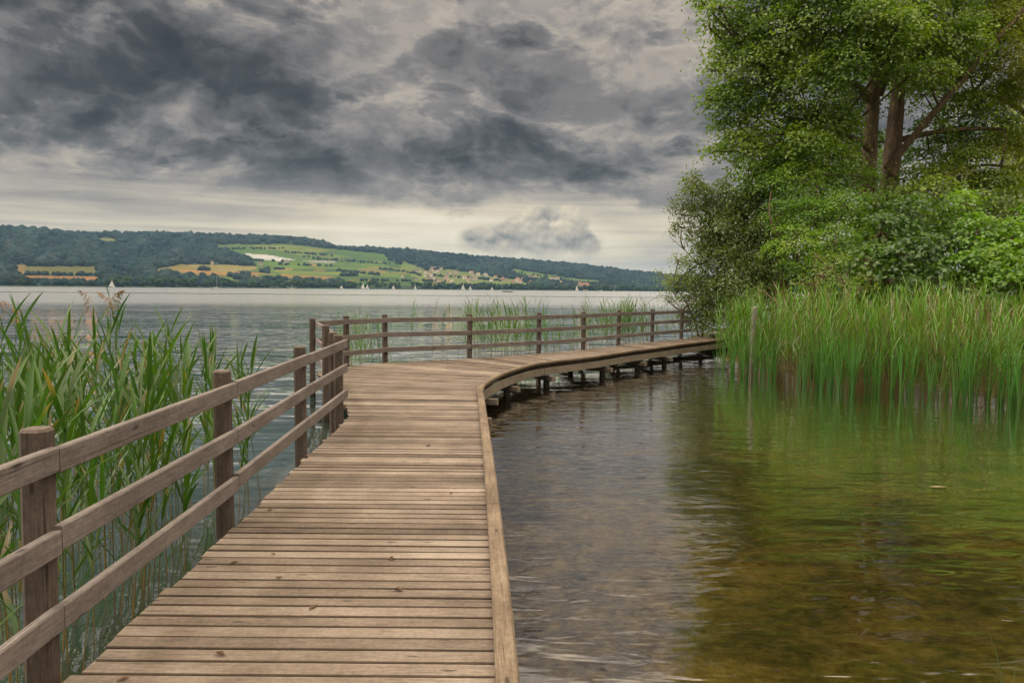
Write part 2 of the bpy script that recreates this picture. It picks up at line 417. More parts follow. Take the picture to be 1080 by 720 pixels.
def bed_mat():
    m, g, out = new_mat('lake bed and bank')
    pos = g.node('ShaderNodeNewGeometry').outputs['Position']
    x, y, z = g.sep(pos)
    n = g.noise(pos, 1.3, 7, .70, .6); n2 = g.noise(pos, 5.0, 6, .72, .5); n3 = g.noise(pos, 19, 4, .65)
    f = g.m('ADD', g.m('MULTIPLY', n, .6), g.m('MULTIPLY', n2, .45)); f = g.m('ADD', f, g.m('MULTIPLY', g.m('SUBTRACT', n3, .5), .25))
    mud = g.ramp(f, [(.38, (.010, .008, .003)), (.47, (.052, .039, .014)), (.55, (.125, .095, .038)), (.68, (.25, .195, .09))])
    weed = g.ramp(f, [(.3, (.006, .018, .006)), (.6, (.022, .055, .014)), (.8, (.05, .09, .025))])
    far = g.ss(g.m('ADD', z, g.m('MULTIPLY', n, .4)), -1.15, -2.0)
    wmask = g.ss(g.noise(g.vm('ADD', pos, (7, 3, 0)), .34, 3, .5), .50, .62)
    c = g.mix(g.m('MULTIPLY', wmask, .3), mud, weed)
    c = g.mix(far, c, (.030, .040, .030))  # deep bed darkened in its colour, in place of light absorbed by water
    soil = g.ramp(f, [(.3, (.02, .022, .008)), (.6, (.05, .055, .018)), (.8, (.09, .10, .03))])
    c = g.mix(g.ss(z, WZ - .02, WZ + .06), c, soil)
    b = principled(g, out, **{'Base Color': c, 'Roughness': .95, 'Specular IOR Level': .1})
    g.l.new(g.bump(g.m('ADD', n2, g.m('MULTIPLY', n3, .4)), .6, .05), b.inputs['Normal'])
    return m
bed = np_mesh('ground', np.stack([X.ravel(), Y.ravel(), Z.ravel()], 1), F, bed_mat(), smooth=True)
tag(bed, 'brown lake bed and grassy bank under the trees', 'ground', kind='structure')
def gz(x, y): return float(ground_z(np.array([float(x)]), np.array([float(y)]))[0])

# ------------------------------------------------------------------ water
def water_mat():
    m, g, out = new_mat('lake water')
    pos = g.node('ShaderNodeNewGeometry').outputs['Position']
    x, y, z = g.sep(pos)
    r = g.m('SQRT', g.m('ADD', g.m('MULTIPLY', x, x), g.m('MULTIPLY', y, y)))
    # sheltered pool right of the walk, open lake left of and beyond it
    lakeL = g.ss(x, -1.6, -3.0)
    lakeF = g.ss(g.m('SUBTRACT', y, g.m('MULTIPLY', x, 1.0)), 17.5, 20.5)
    open_ = g.m('MAXIMUM', lakeL, lakeF)
    # wind ruffles the open lake in long patches
    gust = g.noise(g.xyz(g.m('MULTIPLY', x, .010), g.m('MULTIPLY', y, .045), 0), 1, 2, .5)
    def wave(sx, sy, det, seed, dist=.4): return g.noise(g.xyz(g.m('MULTIPLY', x, sx), g.m('MULTIPLY', y, sy), seed), 1.0, det, .5, dist)
    wA = wave(.10, .24, 2, 3.0); wB = wave(.30, .74, 2, 9.0); w1 = wave(.75, 1.7, 2, 0.0); w2 = wave(2.0, 5.6, 2, 3.0); wP = wave(.55, 1.5, 1, 7.0)
    h_open = g.m('ADD', g.m('MULTIPLY', w1, .085), g.m('MULTIPLY', w2, .010)); h_open = g.m('ADD', h_open, g.m('ADD', g.m('MULTIPLY', wA, .55), g.m('MULTIPLY', wB, .26)))
    h_open = g.m('MULTIPLY', h_open, g.ss(gust, .32, .66, .30, 1.15))
    h_open = g.m('MULTIPLY', h_open, g.m('MULTIPLY', g.ss(r, 80, 130, 1.0, .12), g.ss(r, 3, 22, .35, 1.0)))
    h_pool = g.m('ADD', g.m('MULTIPLY', wP, .020), g.m('MULTIPLY', w2, .0105))
    h_pool = g.m('MULTIPLY', h_pool, g.ss(y, 12.0, 3.0, .75, 1.25))
    h = g.m('ADD', g.m('MULTIPLY', h_open, open_), g.m('MULTIPLY', h_pool, g.m('SUBTRACT', 1.0, open_)))
    nb = g.bump(h, 1.0, 1.0)
    fr = g.node('ShaderNodeFresnel'); fr.inputs[0].default_value = 1.5; g.l.new(nb, fr.inputs['Normal'])
    gl = g.node('ShaderNodeBsdfGlossy'); gl.inputs[0].default_value = (1, 1, 1, 1); gl.distribution = 'MULTI_GGX'
    slick = g.m('MULTIPLY', g.ss(y, 232, 238), g.ss(y, 256, 249))         # a calm slick drawn out across the lake
    g.put(gl.inputs['Roughness'], g.m('MULTIPLY', g.m('ADD', .015, g.m('MULTIPLY', open_, g.ss(r, 55, 125, 0.0, .17))), g.m('SUBTRACT', 1.0, g.m('MULTIPLY', slick, .85)))); g.l.new(nb, gl.inputs['Normal'])
    tr = g.node('ShaderNodeBsdfTransparent'); g.put(tr.inputs[0], (.88, .80, .54))
    df = g.node('ShaderNodeBsdfDiffuse'); g.put(df.inputs[0], g.mix(open_, (.085, .062, .020), (.055, .100, .085)))
    body = g.node('ShaderNodeMixShader'); g.put(body.inputs[0], g.m('ADD', .045, g.m('MULTIPLY', open_, .575)))
    g.l.new(tr.outputs[0], body.inputs[1]); g.l.new(df.outputs[0], body.inputs[2])
    mxs = g.node('ShaderNodeMixShader'); g.put(mxs.inputs[0], g.m('MULTIPLY', fr.outputs[0], 1.9, clamp=True))
    g.l.new(body.outputs[0], mxs.inputs[1]); g.l.new(gl.outputs[0], mxs.inputs[2]); g.l.new(mxs.outputs[0], out.inputs[0])
    return m
wa = 8800.0
wo = np_mesh('water', np.array([(-wa, -wa, WZ), (wa, -wa, WZ), (wa, wa, WZ), (-wa, wa, WZ)]), np.array([[0, 1, 2, 3]]), water_mat())
tag(wo, 'rippled lake water, shallow and brown over mud in the pool', 'water', kind='structure')

# ------------------------------------------------------------------ boardwalk
def catmull(pts, n):
    out = []; P_ = [pts[0]] + list(pts) + [pts[-1]]
    for i in range(1, len(P_) - 2):
        p0, p1, p2, p3 = (np.array(P_[i + k], float) for k in (-1, 0, 1, 2))
        for t in np.linspace(0, 1, n, endpoint=False):
            out.append(.5 * ((2 * p1) + (-p0 + p2) * t + (2 * p0 - 5 * p1 + 4 * p2 - p3) * t * t + (-p0 + 3 * p1 - 3 * p2 + p3) * t ** 3))
    out.append(np.array(pts[-1], float)); return np.array(out)
# matched pairs (right edge, left edge); planks are laid between them
PAIRS = [((.25, -3.0), (-1.72, -3.0)), ((-.005, 3.0), (-1.83, 3.0)), ((-.115, 5.3), (-1.90, 5.3)), ((-.235, 7.5), (-2.00, 7.5)), ((-.365, 9.7), (-2.10, 9.7)),
         ((-.44, 11.0), (-2.48, 11.05)), ((-.51, 12.2), (-2.86, 12.4)), ((-.45, 13.0), (-3.35, 13.7)), ((-.29, 14.0), (-3.78, 15.0)),
         ((-.10, 14.75), (-3.05, 16.55)), ((.14, 15.5), (-2.1, 17.3)), ((.45, 16.3), (-1.0, 18.05)), ((.93, 17.05), (-.1, 18.85)), ((2.0, 18.4), (.75, 19.62)), ((2.95, 19.85), (1.95, 20.95)),
         ((4.05, 21.35), (3.1, 22.6)), ((5.1, 22.85), (4.3, 24.2)), ((6.2, 24.3), (5.5, 25.7)), ((7.5, 25.95), (6.9, 27.5))]
RE = catmull([p[0] for p in PAIRS], 24); LE = catmull([p[1] for p in PAIRS], 24)
def arclen(C): return np.concatenate([[0], np.cumsum(np.hypot(*np.diff(C, axis=0).T))])
mid = (RE + LE) / 2
s_in = arclen(RE) * .6 + arclen(LE) * .4
TOT = s_in[-1]
def edge_at(s):
    return (np.array([np.interp(s, s_in, RE[:, 0]), np.interp(s, s_in, RE[:, 1])]), np.array([np.interp(s, s_in, LE[:, 0]), np.interp(s, s_in, LE[:, 1])]))
walk = empty('boardwalk', (-.5, 8, WZ))
tag(walk, 'curved wooden boardwalk of brown planks crossing the shallow water to the reeds', 'boardwalk')
def walk_child(o):
    o.parent = walk; o.matrix_parent_inverse = Matrix.Translation((.5, -8, -WZ)); return o
mb = MB()
s = 0.0; PW = .118; TH = .04
npl = 0
while s < TOT - PW:
    gap = .010 + random.random() * .007
    ra, la = edge_at(s + gap / 2); rb, lb = edge_at(s + PW - gap / 2)
    out_l = -.01 + random.random() * .045                       # ragged outer ends
    def ext(r_, l_):
        d = (l_ - r_); L = np.hypot(*d); return l_ + d / L * out_l
    la2, lb2 = ext(ra, la), ext(rb, lb)
    zr = random.gauss(0, .0018); zl = random.gauss(0, .0018); tl = random.gauss(0, .0014)
    c = .005
    def ring(a, b, z):                                          # a near side, b far side
        d = (b - a); w = np.hypot(*d); d = d / w
        pa = a; pb = b
        q = [(pa, z - TH), (pb, z - TH), (pb, z + tl - c), (pb - d * c, z + tl), (pa + d * c, z - tl), (pa, z - tl - c)]
        return [(x[0], x[1], zz) for x, zz in q]
    W_ = np.hypot(*(rb - ra))
    vv = [0, PW, PW + .035, PW + .042, 2 * PW + .03, 2 * PW + .04, 2 * PW + .075]
    L = np.hypot(*(la2 - ra)); u = random.random() * 20
    mb.loft(ring(ra, rb, zr), ring(la2, lb2, zl), u, u + L, vv, mi=(1, 1, 1, 0, 1, 1))
    s += PW; npl += 1
walk_child(mb.build('decking', [M_DECK, M_DECK_EDGE]))
# nail heads: two per plank at each stringer
M_NAIL = plain('rusty screw', (.05, .035, .028), .6)
# kerb boards along the right edge, in lengths
def strip_along(side_off0, side_off1, z0, z1, s0, s1, step=.35, right=True):
    """board swept along the right edge: offsets measured outwards from the edge"""
    rows = []; ss_ = np.linspace(s0, s1, max(2, int((s1 - s0) / step) + 1))
    for q in ss_:
        r_, l_ = edge_at(q); r2, _ = edge_at(min(TOT, q + .02)); r1, _ = edge_at(max(0, q - .02))
        t = (r2 - r1); t /= np.hypot(*t); n = np.array([t[1], -t[0]])
        rows.append((r_ + n * side_off0, r_ + n * side_off1))
    return rows
def swept(mb, rows, z0, z1, c=.008, ends=True):
    u = random.random() * 10; off = random.random() * 7; n0 = len(mb.v); K = 8
    pts = []
    for (a, b) in rows:
        d = (b - a) / np.hypot(*(b - a))
        ring = [(a + d * c, z0), (b - d * c, z0), (b, z0 + c), (b, z1 - c), (b - d * c, z1), (a + d * c, z1), (a, z1 - c), (a, z0 + c)]
        pts.append([(p[0], p[1], z) for p, z in ring])
    vv = [0]
    for i in range(8):
        p, q = pts[0][i], pts[0][(i + 1) % 8]; vv.append(vv[-1] + math.dist(p, q))
    for r_ in pts: mb.v += r_; mb.c += [(1, 1, 1)] * 8
    uu = u
    for k in range(len(pts) - 1):
        du = math.dist(pts[k][0], pts[k + 1][0])
        for i in range(8):
            j = (i + 1) % 8
            mb.f.append((n0 + k * 8 + i, n0 + k * 8 + j, n0 + (k + 1) * 8 + j, n0 + (k + 1) * 8 + i)); mb.mi.append(0)
            mb.uv += [(uu, vv[i] + off), (uu, vv[i + 1] + off), (uu + du, vv[i + 1] + off), (uu + du, vv[i] + off)]
        uu += du
    for e, k in ((0, 0), (1, len(pts) - 1)):
        ids = [n0 + k * 8 + i for i in range(8)]
        if e == 0: ids.reverse()
        mb.f.append(tuple(ids)); mb.mi.append(0); mb.uv += [(vv[i] * .2, vv[i]) for i in range(8)]
joints = [0]
# place joints so that one shows at about y = 5.5 m ahead
s_joint = float(np.interp(5.55, RE[:200, 1], s_in[:200]))
while joints[-1] < TOT - .5: joints.append(joints[-1] + (3.2 if len(joints) > 3 else (s_joint / 3 if len(joints) <= 3 else 3.2)))
joints[-1] = TOT
for a, b in zip(joints[:-1], joints[1:]):
    k = MB(); swept(k, strip_along(-.05, .05, 0, 0, a + .004, b - .004), .004, .062, .012); walk_child(k.build('kerb_board', M_KERB))
    k = MB(); swept(k, strip_along(-.035, .012, 0, 0, a + .01, b - .01), -.245, -.085, .006); walk_child(k.build('fascia_board', M_BEAM))
# stringers under the planks
for fr_ in (.12, .5, .9):
    k = MB(); rows = []
    for q in np.linspace(0, TOT, 80):
        r_, l_ = edge_at(q); c_ = r_ + (l_ - r_) * fr_; r2, l2 = edge_at(min(TOT, q + .05)); r1, l1 = edge_at(max(0, q - .05))
        t = (r2 + (l2 - r2) * fr_) - (r1 + (l1 - r1) * fr_); t /= np.hypot(*t); n = np.array([t[1], -t[0]])
        rows.append((c_ - n * .04, c_ + n * .04))
    swept(k, rows, -.20, -.048, .004); walk_child(k.build('stringer', M_BEAM))
# piles and cross beams
sup = [1.0, 3.4, 5.7, 8.0, 10.2, 12.6, 14.4, 16.8, 19.2, 21.6, 23.9, 26.0, 27.8]
sup = [q for q in sup if q < TOT - .4]
for q in sup:
    r_, l_ = edge_at(q); d = (l_ - r_); L = np.hypot(*d); d /= L
    a = r_ - d * (-.05); b = l_ - d * .12
    k = MB(); e0 = r_ + d * (-.16 if q > 14 else .06); bar(k, (e0[0], e0[1], -.335), (b[0], b[1], -.335), .10, .11, .008); walk_child(k.build('cross_beam', M_BEAM))
    for p in (r_ + d * .14, r_ + d * (L - .45)):
        zb = gz(p[0], p[1]) - .3
        k = MB(); bar(k, (p[0], p[1], zb), (p[0], p[1], -.392), .13, .13, .03, upv=(d[0], d[1], 0)); walk_child(k.build('pile', M_POST))

# ------------------------------------------------------------------ railings
RH = [(.99, .105), (.665, .105), (.335, .105)]
def railing(name, label, posts, rail_side, run_ext=(.0, .0), joints_every=2, top=1.06, hs=None):
    root = empty(name, (posts[0][0], posts[0][1], 0)); tag(root, label, 'railing')
    inv = Matrix.Translation((-posts[0][0], -posts[0][1], 0))
    def ch(o): o.parent = root; o.matrix_parent_inverse = inv; return o
    n = len(posts)
    P_ = [Vector((p[0], p[1], 0)) for p in posts]
    for i, p in enumerate(P_):
        t = (P_[min(n - 1, i + 1)] - P_[max(0, i - 1)]).normalized()
        k = MB(); zb = gz(p.x, p.y) - .4
        h = top + random.uniform(-.015, .015)
        lean = Vector((random.gauss(0, .006), random.gauss(0, .006), 0))
        w = .108
        # body and a slightly domed weathered head
        P8, vv = section(w, w, .022)
        s_ = t.cross(Vector((0, 0, 1))).normalized(); u = random.random() * 9; off = random.random() * 5
        R = lambda z, sc: [Vector((p.x, p.y, z)) + lean * z + (s_ * a + t * b) * sc for a, b in P8]
        k.loft(R(zb, 1.0), R(h - .012, 1.0), u, u + h - zb, vv, caps=(True, False), r=off)
        k.loft(R(h - .012, 1.0), R(h, .84), u + 1, u + 1.03, vv, caps=(False, True), r=off + .3)
        ch(k.build('post', M_POST))
    for zt, hh in RH:
        i = 0
        while i < n - 1:
            j = min(n - 1, i + joints_every)
            pts = [P_[q] for q in range(i, j + 1)]
            for a_i in range(len(pts) - 1):
                a, b = pts[a_i], pts[a_i + 1]; t = (b - a).normalized(); nrm = Vector((t.y, -t.x, 0)) * rail_side
                ea = run_ext[0] if (i + a_i == 0) else -.004
                eb = run_ext[1] if (i + a_i + 1 == n - 1) else -.004
                o = nrm * (.054 + .023)
                k = MB(); zz = zt - hh / 2 + random.gauss(0, .004)
                bar(k, a + o - t * ea + Vector((0, 0, zz)), b + o + t * eb + Vector((0, 0, zz + random.gauss(0, .004))), .042, hh, .006)
                ch(k.build('rail', M_RAIL))
            i = j
    return root
near_posts = [(-1.80, -1.4), (-1.86, .85), (-1.945, 3.06), (-2.01, 5.25), (-2.13, 7.6), (-2.23, 9.72)]
railing('wooden_railing', 'straight near railing of three grey rails beside the reeds on the left', near_posts, 1, (.0, .13))
far_posts = [(-2.36, 9.98), (-2.97, 12.05), (-3.92, 14.85), (-3.50, 15.98), (-2.86, 17.05), (-1.02, 18.2), (.70, 19.72), (1.98, 21.05), (3.22, 22.9), (4.55, 24.6), (5.85, 26.2)]
railing('wooden_railing', 'long curved far railing of brown rails on the lake side, ending at the bush', far_posts, 1, (-.02, .55))

# pale post in the reeds, stone at the end of the walk
root = empty('wooden_post', (6.2, 20.6, WZ)); p = Vector((6.19, 19.5, WZ))
root.location = (p.x, p.y, WZ)
tag(root, 'pale grey wooden post standing among the reeds by the end of the boardwalk', 'post')
k = MB()
P8, vv = section(.135, .135, .04)
R = lambda z, sc: [Vector((a * sc + z * .012, b * sc, z)) for a, b in P8]
k.loft(R(-.7, 1.05), R(1.73, .96), 0, 2.4, vv, caps=(True, False)); k.loft(R(1.73, .96), R(1.77, .7), 2, 2.05, vv, caps=(False, True))
k.build('post_shaft', M_GREY, root)
k = MB(); bar(k, (-.04, -.0695, 1.35), (-.04, -.0695, 1.5), .006, .05, .001); k.build('metal_plate', plain('zinc plate', (.4, .4, .4), .5), root)

def blob(name, mat, loc, rad, seed, sub=3, rough=.25, parent=None):
    import bmesh
    bm = bmesh.new(); bmesh.ops.create_icosphere(bm, subdivisions=sub, radius=1)
    r = np.random.default_rng(seed); ph = r.random((6, 3)) * 6; fq = r.normal(0, 1.6, (6, 3))
    for v in bm.verts:
        d = sum(math.sin(v.co.dot(Vector(fq[i])) + ph[i][0]) for i in range(6)) / 6
        v.co = Vector((v.co.x * rad[0], v.co.y * rad[1], v.co.z * rad[2])) * (1 + rough * d)
    me = bpy.data.meshes.new(name); bm.to_mesh(me); bm.free(); me.materials.append(mat)
    me.polygons.foreach_set('use_smooth', [True] * len(me.polygons))
    o = bpy.data.objects.new(name, me); o.location = loc; return link(o, parent)
M_STONE = plain('pale stone', (.42, .40, .36), .9, .3, 9)
p = G(752, 354, 0)
tag(blob('boulder', M_STONE, (p.x + .1, p.y + .3, .02), (.22, .2, .14), 5), 'small pale boulder at the far end of the boardwalk', 'boulder')

# ------------------------------------------------------------------ reeds
def reed_geo(rng, H, nleaf, lmin, lmax, wid, spread, first, lean, detail=True, stem_r=.0045, plume=False, dry=.2, greenbase=(.035, .10, .016), up_bias=.5):
    """one reed: stem with long blades; returns V, F(quads), C"""
    V = []; F_ = []; C_ = []
    la = rng.uniform(0, 2 * PI); curve = rng.uniform(.3, 1) * lean
    def axis_pt(t):
        z = t * H; o = curve * t * t * H
        return np.array([math.cos(la) * o, math.sin(la) * o, z])
    straw = np.array([.30, .20, .075]) * rng.uniform(.7, 1.1); gb = np.array(greenbase)
    ns = 6 if detail else 4; ring = 4 if detail else 3
    z0 = -.14
    base = len(V)
    for i in range(ns + 1):
        t = i / ns; c = axis_pt(t) if i else np.array([0, 0, z0]); rr = stem_r * (1.15 - .75 * t)
        for k in range(ring):
            a = 2 * PI * k / ring; V.append(c + np.array([math.cos(a) * rr, math.sin(a) * rr, 0]))
            m = min(1, max(0, (t - .12) * 2.2)) if rng.random() > dry * .2 else .3
            C_.append(straw * (1 - m) + gb * 1.3 * m)
    for i in range(ns):
        for k in range(ring):
            k2 = (k + 1) % ring
            F_.append((base + i * ring + k, base + i * ring + k2, base + (i + 1) * ring + k2, base + (i + 1) * ring + k))
    a0 = rng.uniform(0, 2 * PI); plane = rng.uniform(0, 2 * PI)
    for j in range(nleaf):
        t = first + (1 - first) * (j + rng.uniform(0, .6)) / nleaf; t = min(t, .995)
        o = axis_pt(t); ang = plane + (PI if j % 2 else 0) + rng.normal(0, .55)
        L = rng.uniform(lmin, lmax) * (1.0 if t < .85 else .85); w = wid * rng.uniform(.75, 1.15)
        tilt = rng.uniform(.22, .62) * spread * (1.1 - .55 * max(0, (t - .5) * 2) * up_bias)      # from vertical
        droop = rng.uniform(.05, .5) * (1.0 if rng.random() < .75 else 2.2)
        nseg = 6 if detail else 3
        dirh = np.array([math.cos(ang), math.sin(ang), 0]); side = np.array([-math.sin(ang), math.cos(ang), 0])
        tw = rng.normal(0, .7); tipf = rng.uniform(.6, .95) if rng.random() < .3 else 2
        isdry = rng.random() < dry * (1.0 - t)
        col = (np.array([.20, .155, .06]) if isdry else gb * rng.uniform(.75, 1.35) * np.array([rng.uniform(.85, 1.35), 1, rng.uniform(.7, 1.2)]))
        b = len(V); pt = o.copy(); th = tilt
        for i in range(nseg + 1):
            f = i / nseg
            wd = w * (math.sin(PI * min(1, (f * .82 + .18))) ** .8) * (1 - f * .15) if i < nseg else .0008
            if i == 0: wd = w * .45
            nrm = np.array([-math.cos(th) * dirh[0], -math.cos(th) * dirh[1], math.sin(th)])
            sd_ = side * math.cos(tw * f) + nrm * math.sin(tw * f)
            fold = nrm * wd * .18
            V += [pt - sd_ * wd * .5 + fold, pt, pt + sd_ * wd * .5 + fold]
            cc_ = col * (1.0 + .15 * f) if f < tipf else np.array([.26, .19, .08]); C_ += [cc_, cc_ * .82, cc_]
            if i < nseg:
                st = L / nseg; pt = pt + (dirh * math.sin(th) + np.array([0, 0, math.cos(th)])) * st; th += droop / nseg * (.4 + 1.2 * f)
        for i in range(nseg):
            q = b + i * 3
            F_ += [(q, q + 1, q + 4, q + 3), (q + 1, q + 2, q + 5, q + 4)]
    PV = None
    if plume:
        pv = []; pf = []; pc = []; tip = axis_pt(1.0); da = rng.uniform(0, 2 * PI)
        for j in range(46):
            f = j / 46; c = tip + np.array([math.cos(da), math.sin(da), 0]) * (.09 * f * f) + np.array([0, 0, .24 * f - .10 * f * f])
            a = rng.uniform(0, 2 * PI) * .5 + da; L = .075 * (1 - .55 * f) * rng.uniform(.6, 1.1)
            e = c + np.array([math.cos(a) * L, math.sin(a) * L, -L * .35]); s_ = np.array([-math.sin(a), math.cos(a), 0]) * .006
            q = len(pv); pv += [c - s_ * .3, (c + e) / 2 - s_ + np.array([0, 0, .01]), e, (c + e) / 2 + s_ + np.array([0, 0, .01])]
            pf.append((q, q + 1, q + 2, q + 3)); k_ = rng.uniform(.7, 1.2); pc += [np.array([.20, .12, .065]) * k_] * 4
        PV = (np.array(pv), np.array(pf), np.array(pc))
    return np.array(V), np.array(F_), np.array(C_), PV

rng = np.random.default_rng(5)
LEFT_VARS = []
for i in range(16):
    LEFT_VARS.append(reed_geo(rng, rng.uniform(1.75, 2.05), int(rng.integers(9, 14)),   .38, .66, .036, 1.12, float(rng.choice([.16, .3, .4])), .10, True, .0052, dry=.16, greenbase=(.047, .124, .010), up_bias=.7))
PLUME_VARS = [reed_geo(rng, 2.02, 7, .3, .45, .022, .9, .4, .05, True, .0045, plume=True, dry=.5) for i in range(3)]
RIGHT_VARS = []
for i in range(12):
    RIGHT_VARS.append(reed_geo(rng, rng.uniform(1.85, 2.35), int(rng.integers(10, 14)), .38, .62, .026, .85, .30, .07, True, .005, dry=.3, greenbase=(.095, .225, .018), up_bias=.8))
def cattail_geo(rng):
    """clump of upright strap leaves from the water, greener and darker"""
    V, F_, C_ = [], [], []
    for j in range(9):
        a = rng.uniform(0, 2 * PI); L = rng.uniform(1.2, 1.75); w = rng.uniform(.014, .022); th = rng.uniform(.02, .14); b = len(V); nseg = 5
        pt = np.array([math.cos(a) * .03, math.sin(a) * .03, -.08]); dirh = np.array([math.cos(a), math.sin(a), 0]); side = np.array([-math.sin(a), math.cos(a), 0])
        g0 = np.array([.062, .20, .022]) * rng.uniform(.75, 1.25)
        for i in range(nseg + 1):
            f = i / nseg; wd = w * (1 - f ** 3 * .95)
            V += [pt - side * wd * .5, pt + side * wd * .5]; C_ += [g0 * (.9 + .4 * f)] * 2
            pt = pt + (dirh * math.sin(th) + np.array([0, 0, math.cos(th)])) * (L + .08) / nseg; th += rng.uniform(0, .10)
        for i in range(nseg): F_.append((b + 2 * i, b + 2 * i + 1, b + 2 * i + 3, b + 2 * i + 2))
    return np.array(V), np.array(F_), np.array(C_), None
CAT_VARS = [cattail_geo(rng) for _ in range(8)]
def reed_mesh(name, gv):
    o = np_mesh(name, gv[0], gv[1], M_REED, col=gv[2], smooth=False); me = o.data; bpy.data.objects.remove(o); return me
LM = [reed_mesh('reed', v) for v in LEFT_VARS]
PM = [(reed_mesh('reed', v), reed_mesh('plume', v[3])) for v in PLUME_VARS]
RM = [reed_mesh('reed', v) for v in RIGHT_VARS]
CM = [reed_mesh('cattail', v) for v in CAT_VARS]
def put_reed(me, x, y, s, label, group, cat='reed', name='reed', tilt=.05):
    o = bpy.data.objects.new(name, me); o.location = (x, y, WZ); o.scale = (s, s, s)
    o.rotation_euler = (random.gauss(0, tilt), random.gauss(0, tilt), random.uniform(0, 2 * PI))
    link(o); tag(o, label, cat, group); return o
# left stand: thick by the near rail, thinning towards the corner
rng = np.random.default_rng(21); cnt = 0; tries = 0
left_pts = []
while cnt < 142 and tries < 20000:
    tries += 1
    px = rng.uniform(-60, 330); d = 2.5 + 6.1 * rng.uniform(0, 1) ** 1.35
    x = (px - 540) / FPX * d; y = d
    if x > -2.28 - .02 * d or x < -6.5: continue
    dens = 1.0 if px < 190 else max(.2, 1 - (px - 185) / 130)
    if d < 2.8: dens *= .6
    if d > 6.2 and px < 190: dens *= .6
    if rng.random() > dens: continue
    if any((x - a) ** 2 + (y - b) ** 2 < .006 for a, b in left_pts): continue
    left_pts.append((x, y)); cnt += 1
for x, y in left_pts:
    px = 540 + FPX * x / y
    # tops sit a little under eye level, lower towards the right end of the stand
    s = random.uniform(.76, .94) * (1.0 if px < 200 else .96 - .0009 * (px - 200)); s *= .95 if y > 5.5 else 1.0
    put_reed(random.choice(LM), x, y, s, 'tall green reed in the water beyond the near railing', 'reeds left of the boardwalk')
for px, py, d, k in ((104, 304, 5.2, 0), (112, 306, 4.8, 1), (122, 304, 5.6, 2), (134, 304, 6.0, 0), (2, 308, 4.2, 1), (1, 316, 4.6, 2)):
    x = (px - 540) / FPX * d
    zt = EYE - (py - 302) / FPX * d + .02; sc = (zt - WZ) / 2.2
    me, pm = PM[k]; o = put_reed(me, x, d, sc, 'dry reed with a drooping brown plume above the left reeds', 'plumed reeds left of the boardwalk', tilt=.01)
    po = bpy.data.objects.new('plume', pm); link(po, o)
# right stand, front row as individuals
FRONT = np.array([(5.75, 20.6), (6.05, 19.2), (6.75, 17.1), (8.1, 15.7), (9.75, 14.2), (11.6, 12.6), (13.4, 10.6)])
fs = arclen(FRONT)
def front_at(q): return np.array([np.interp(q, fs, FRONT[:, 0]), np.interp(q, fs, FRONT[:, 1])])
def front_n(q):
    t = front_at(min(fs[-1], q + .1)) - front_at(max(0, q - .1)); t /= np.hypot(*t); return np.array([-t[1], t[0]])
rng = np.random.default_rng(33)
for i in range(112):
    q = (fs[-1] - 1.5) * rng.uniform(0, 1) ** 1.5; p = front_at(q) + front_n(q) * (rng.uniform(-.05, .6) + .12 * math.sin(q * 3.1))
    put_reed(random.choice(RM), p[0], p[1], random.uniform(.60, .92), 'light green reed along the front edge of the right reed bed', 'reeds at the front of the right bed', tilt=.09)
for i in range(16):
    p = front_at(rng.uniform(0, 1.9)) + np.array([rng.normal(.2, .35), rng.normal(.2, .35)])
    put_reed(random.choice(RM), p[0], p[1], random.uniform(.62, .95), 'light green reed at the left end of the right reed bed, beside the grey post', 'reeds around the grey post', tilt=.07)
for i in range(12):
    put_reed(random.choice(RM), rng.uniform(5.9, 6.6), rng.uniform(18.9, 19.35), random.uniform(.42, .62), 'light green reed at the left end of the right reed bed, beside the grey post', 'reeds around the grey post', tilt=.07)
for i in range(30):
    q = rng.uniform(0, 2.4); p = front_at(q) + front_n(q) * rng.uniform(-.3, .5)
    put_reed(random.choice(CM), p[0], p[1], random.uniform(.5, .9), 'dark green clump of upright cattail leaves at the edge of the right reed bed', 'cattails at the front of the right bed', 'cattail', 'cattail', .04)
for i in range(120):
    q = rng.uniform(1.6, fs[-1] - 1.2)
    if q < 3.5 and rng.random() < .6: continue
    p = front_at(q) + front_n(q) * (rng.uniform(-.12, .55) + .14 * math.sin(q * 2.3 + 1))
    put_reed(random.choice(CM), p[0], p[1], random.uniform(.55, 1.0), 'dark green clump of upright cattail leaves at the edge of the right reed bed', 'cattails at the front of the right bed', 'cattail', 'cattail', .03)

for px, py, d, k in ((1013, 322, 15.6, 0), (1069, 330, 14.9, 1), (940, 312, 17.5, 2), (1040, 318, 16.6, 2), (985, 316, 17.2, 1)):
    x = (px - 540) / FPX * d; zt = EYE - (py - 309) / FPX * d + .15; me, pm = PM[k]
    o = put_reed(me, x, d, (zt - WZ) / 2.2, 'reed with an upright rusty brown plume in the right reed bed', 'plumed reeds of the right bed', tilt=.02)
    link(bpy.data.objects.new('plume', pm), o)
def merged_field(name, items, mats):
    """items: list of (geo, x, y, z, scale, rot, tiltx, tilty)"""
    VV, FF, CC = [], [], []; n = 0
    for gv, x, y, z, s, r, tx, ty in items:
        V, F_, C_ = gv[0], gv[1], gv[2]; c, si = math.cos(r), math.sin(r)
        v = V * s; w = np.empty_like(v); w[:, 0] = v[:, 0] * c - v[:, 1] * si + v[:, 2] * tx + x; w[:, 1] = v[:, 0] * si + v[:, 1] * c + v[:, 2] * ty + y; w[:, 2] = v[:, 2] + z
        VV.append(w); FF.append(F_ + n); CC.append(C_ * random.uniform(.75, 1.2)); n += len(V)
    return np_mesh(name, np.concatenate(VV), np.concatenate(FF), mats, col=np.concatenate(CC))
rngl = np.random.default_rng(44)
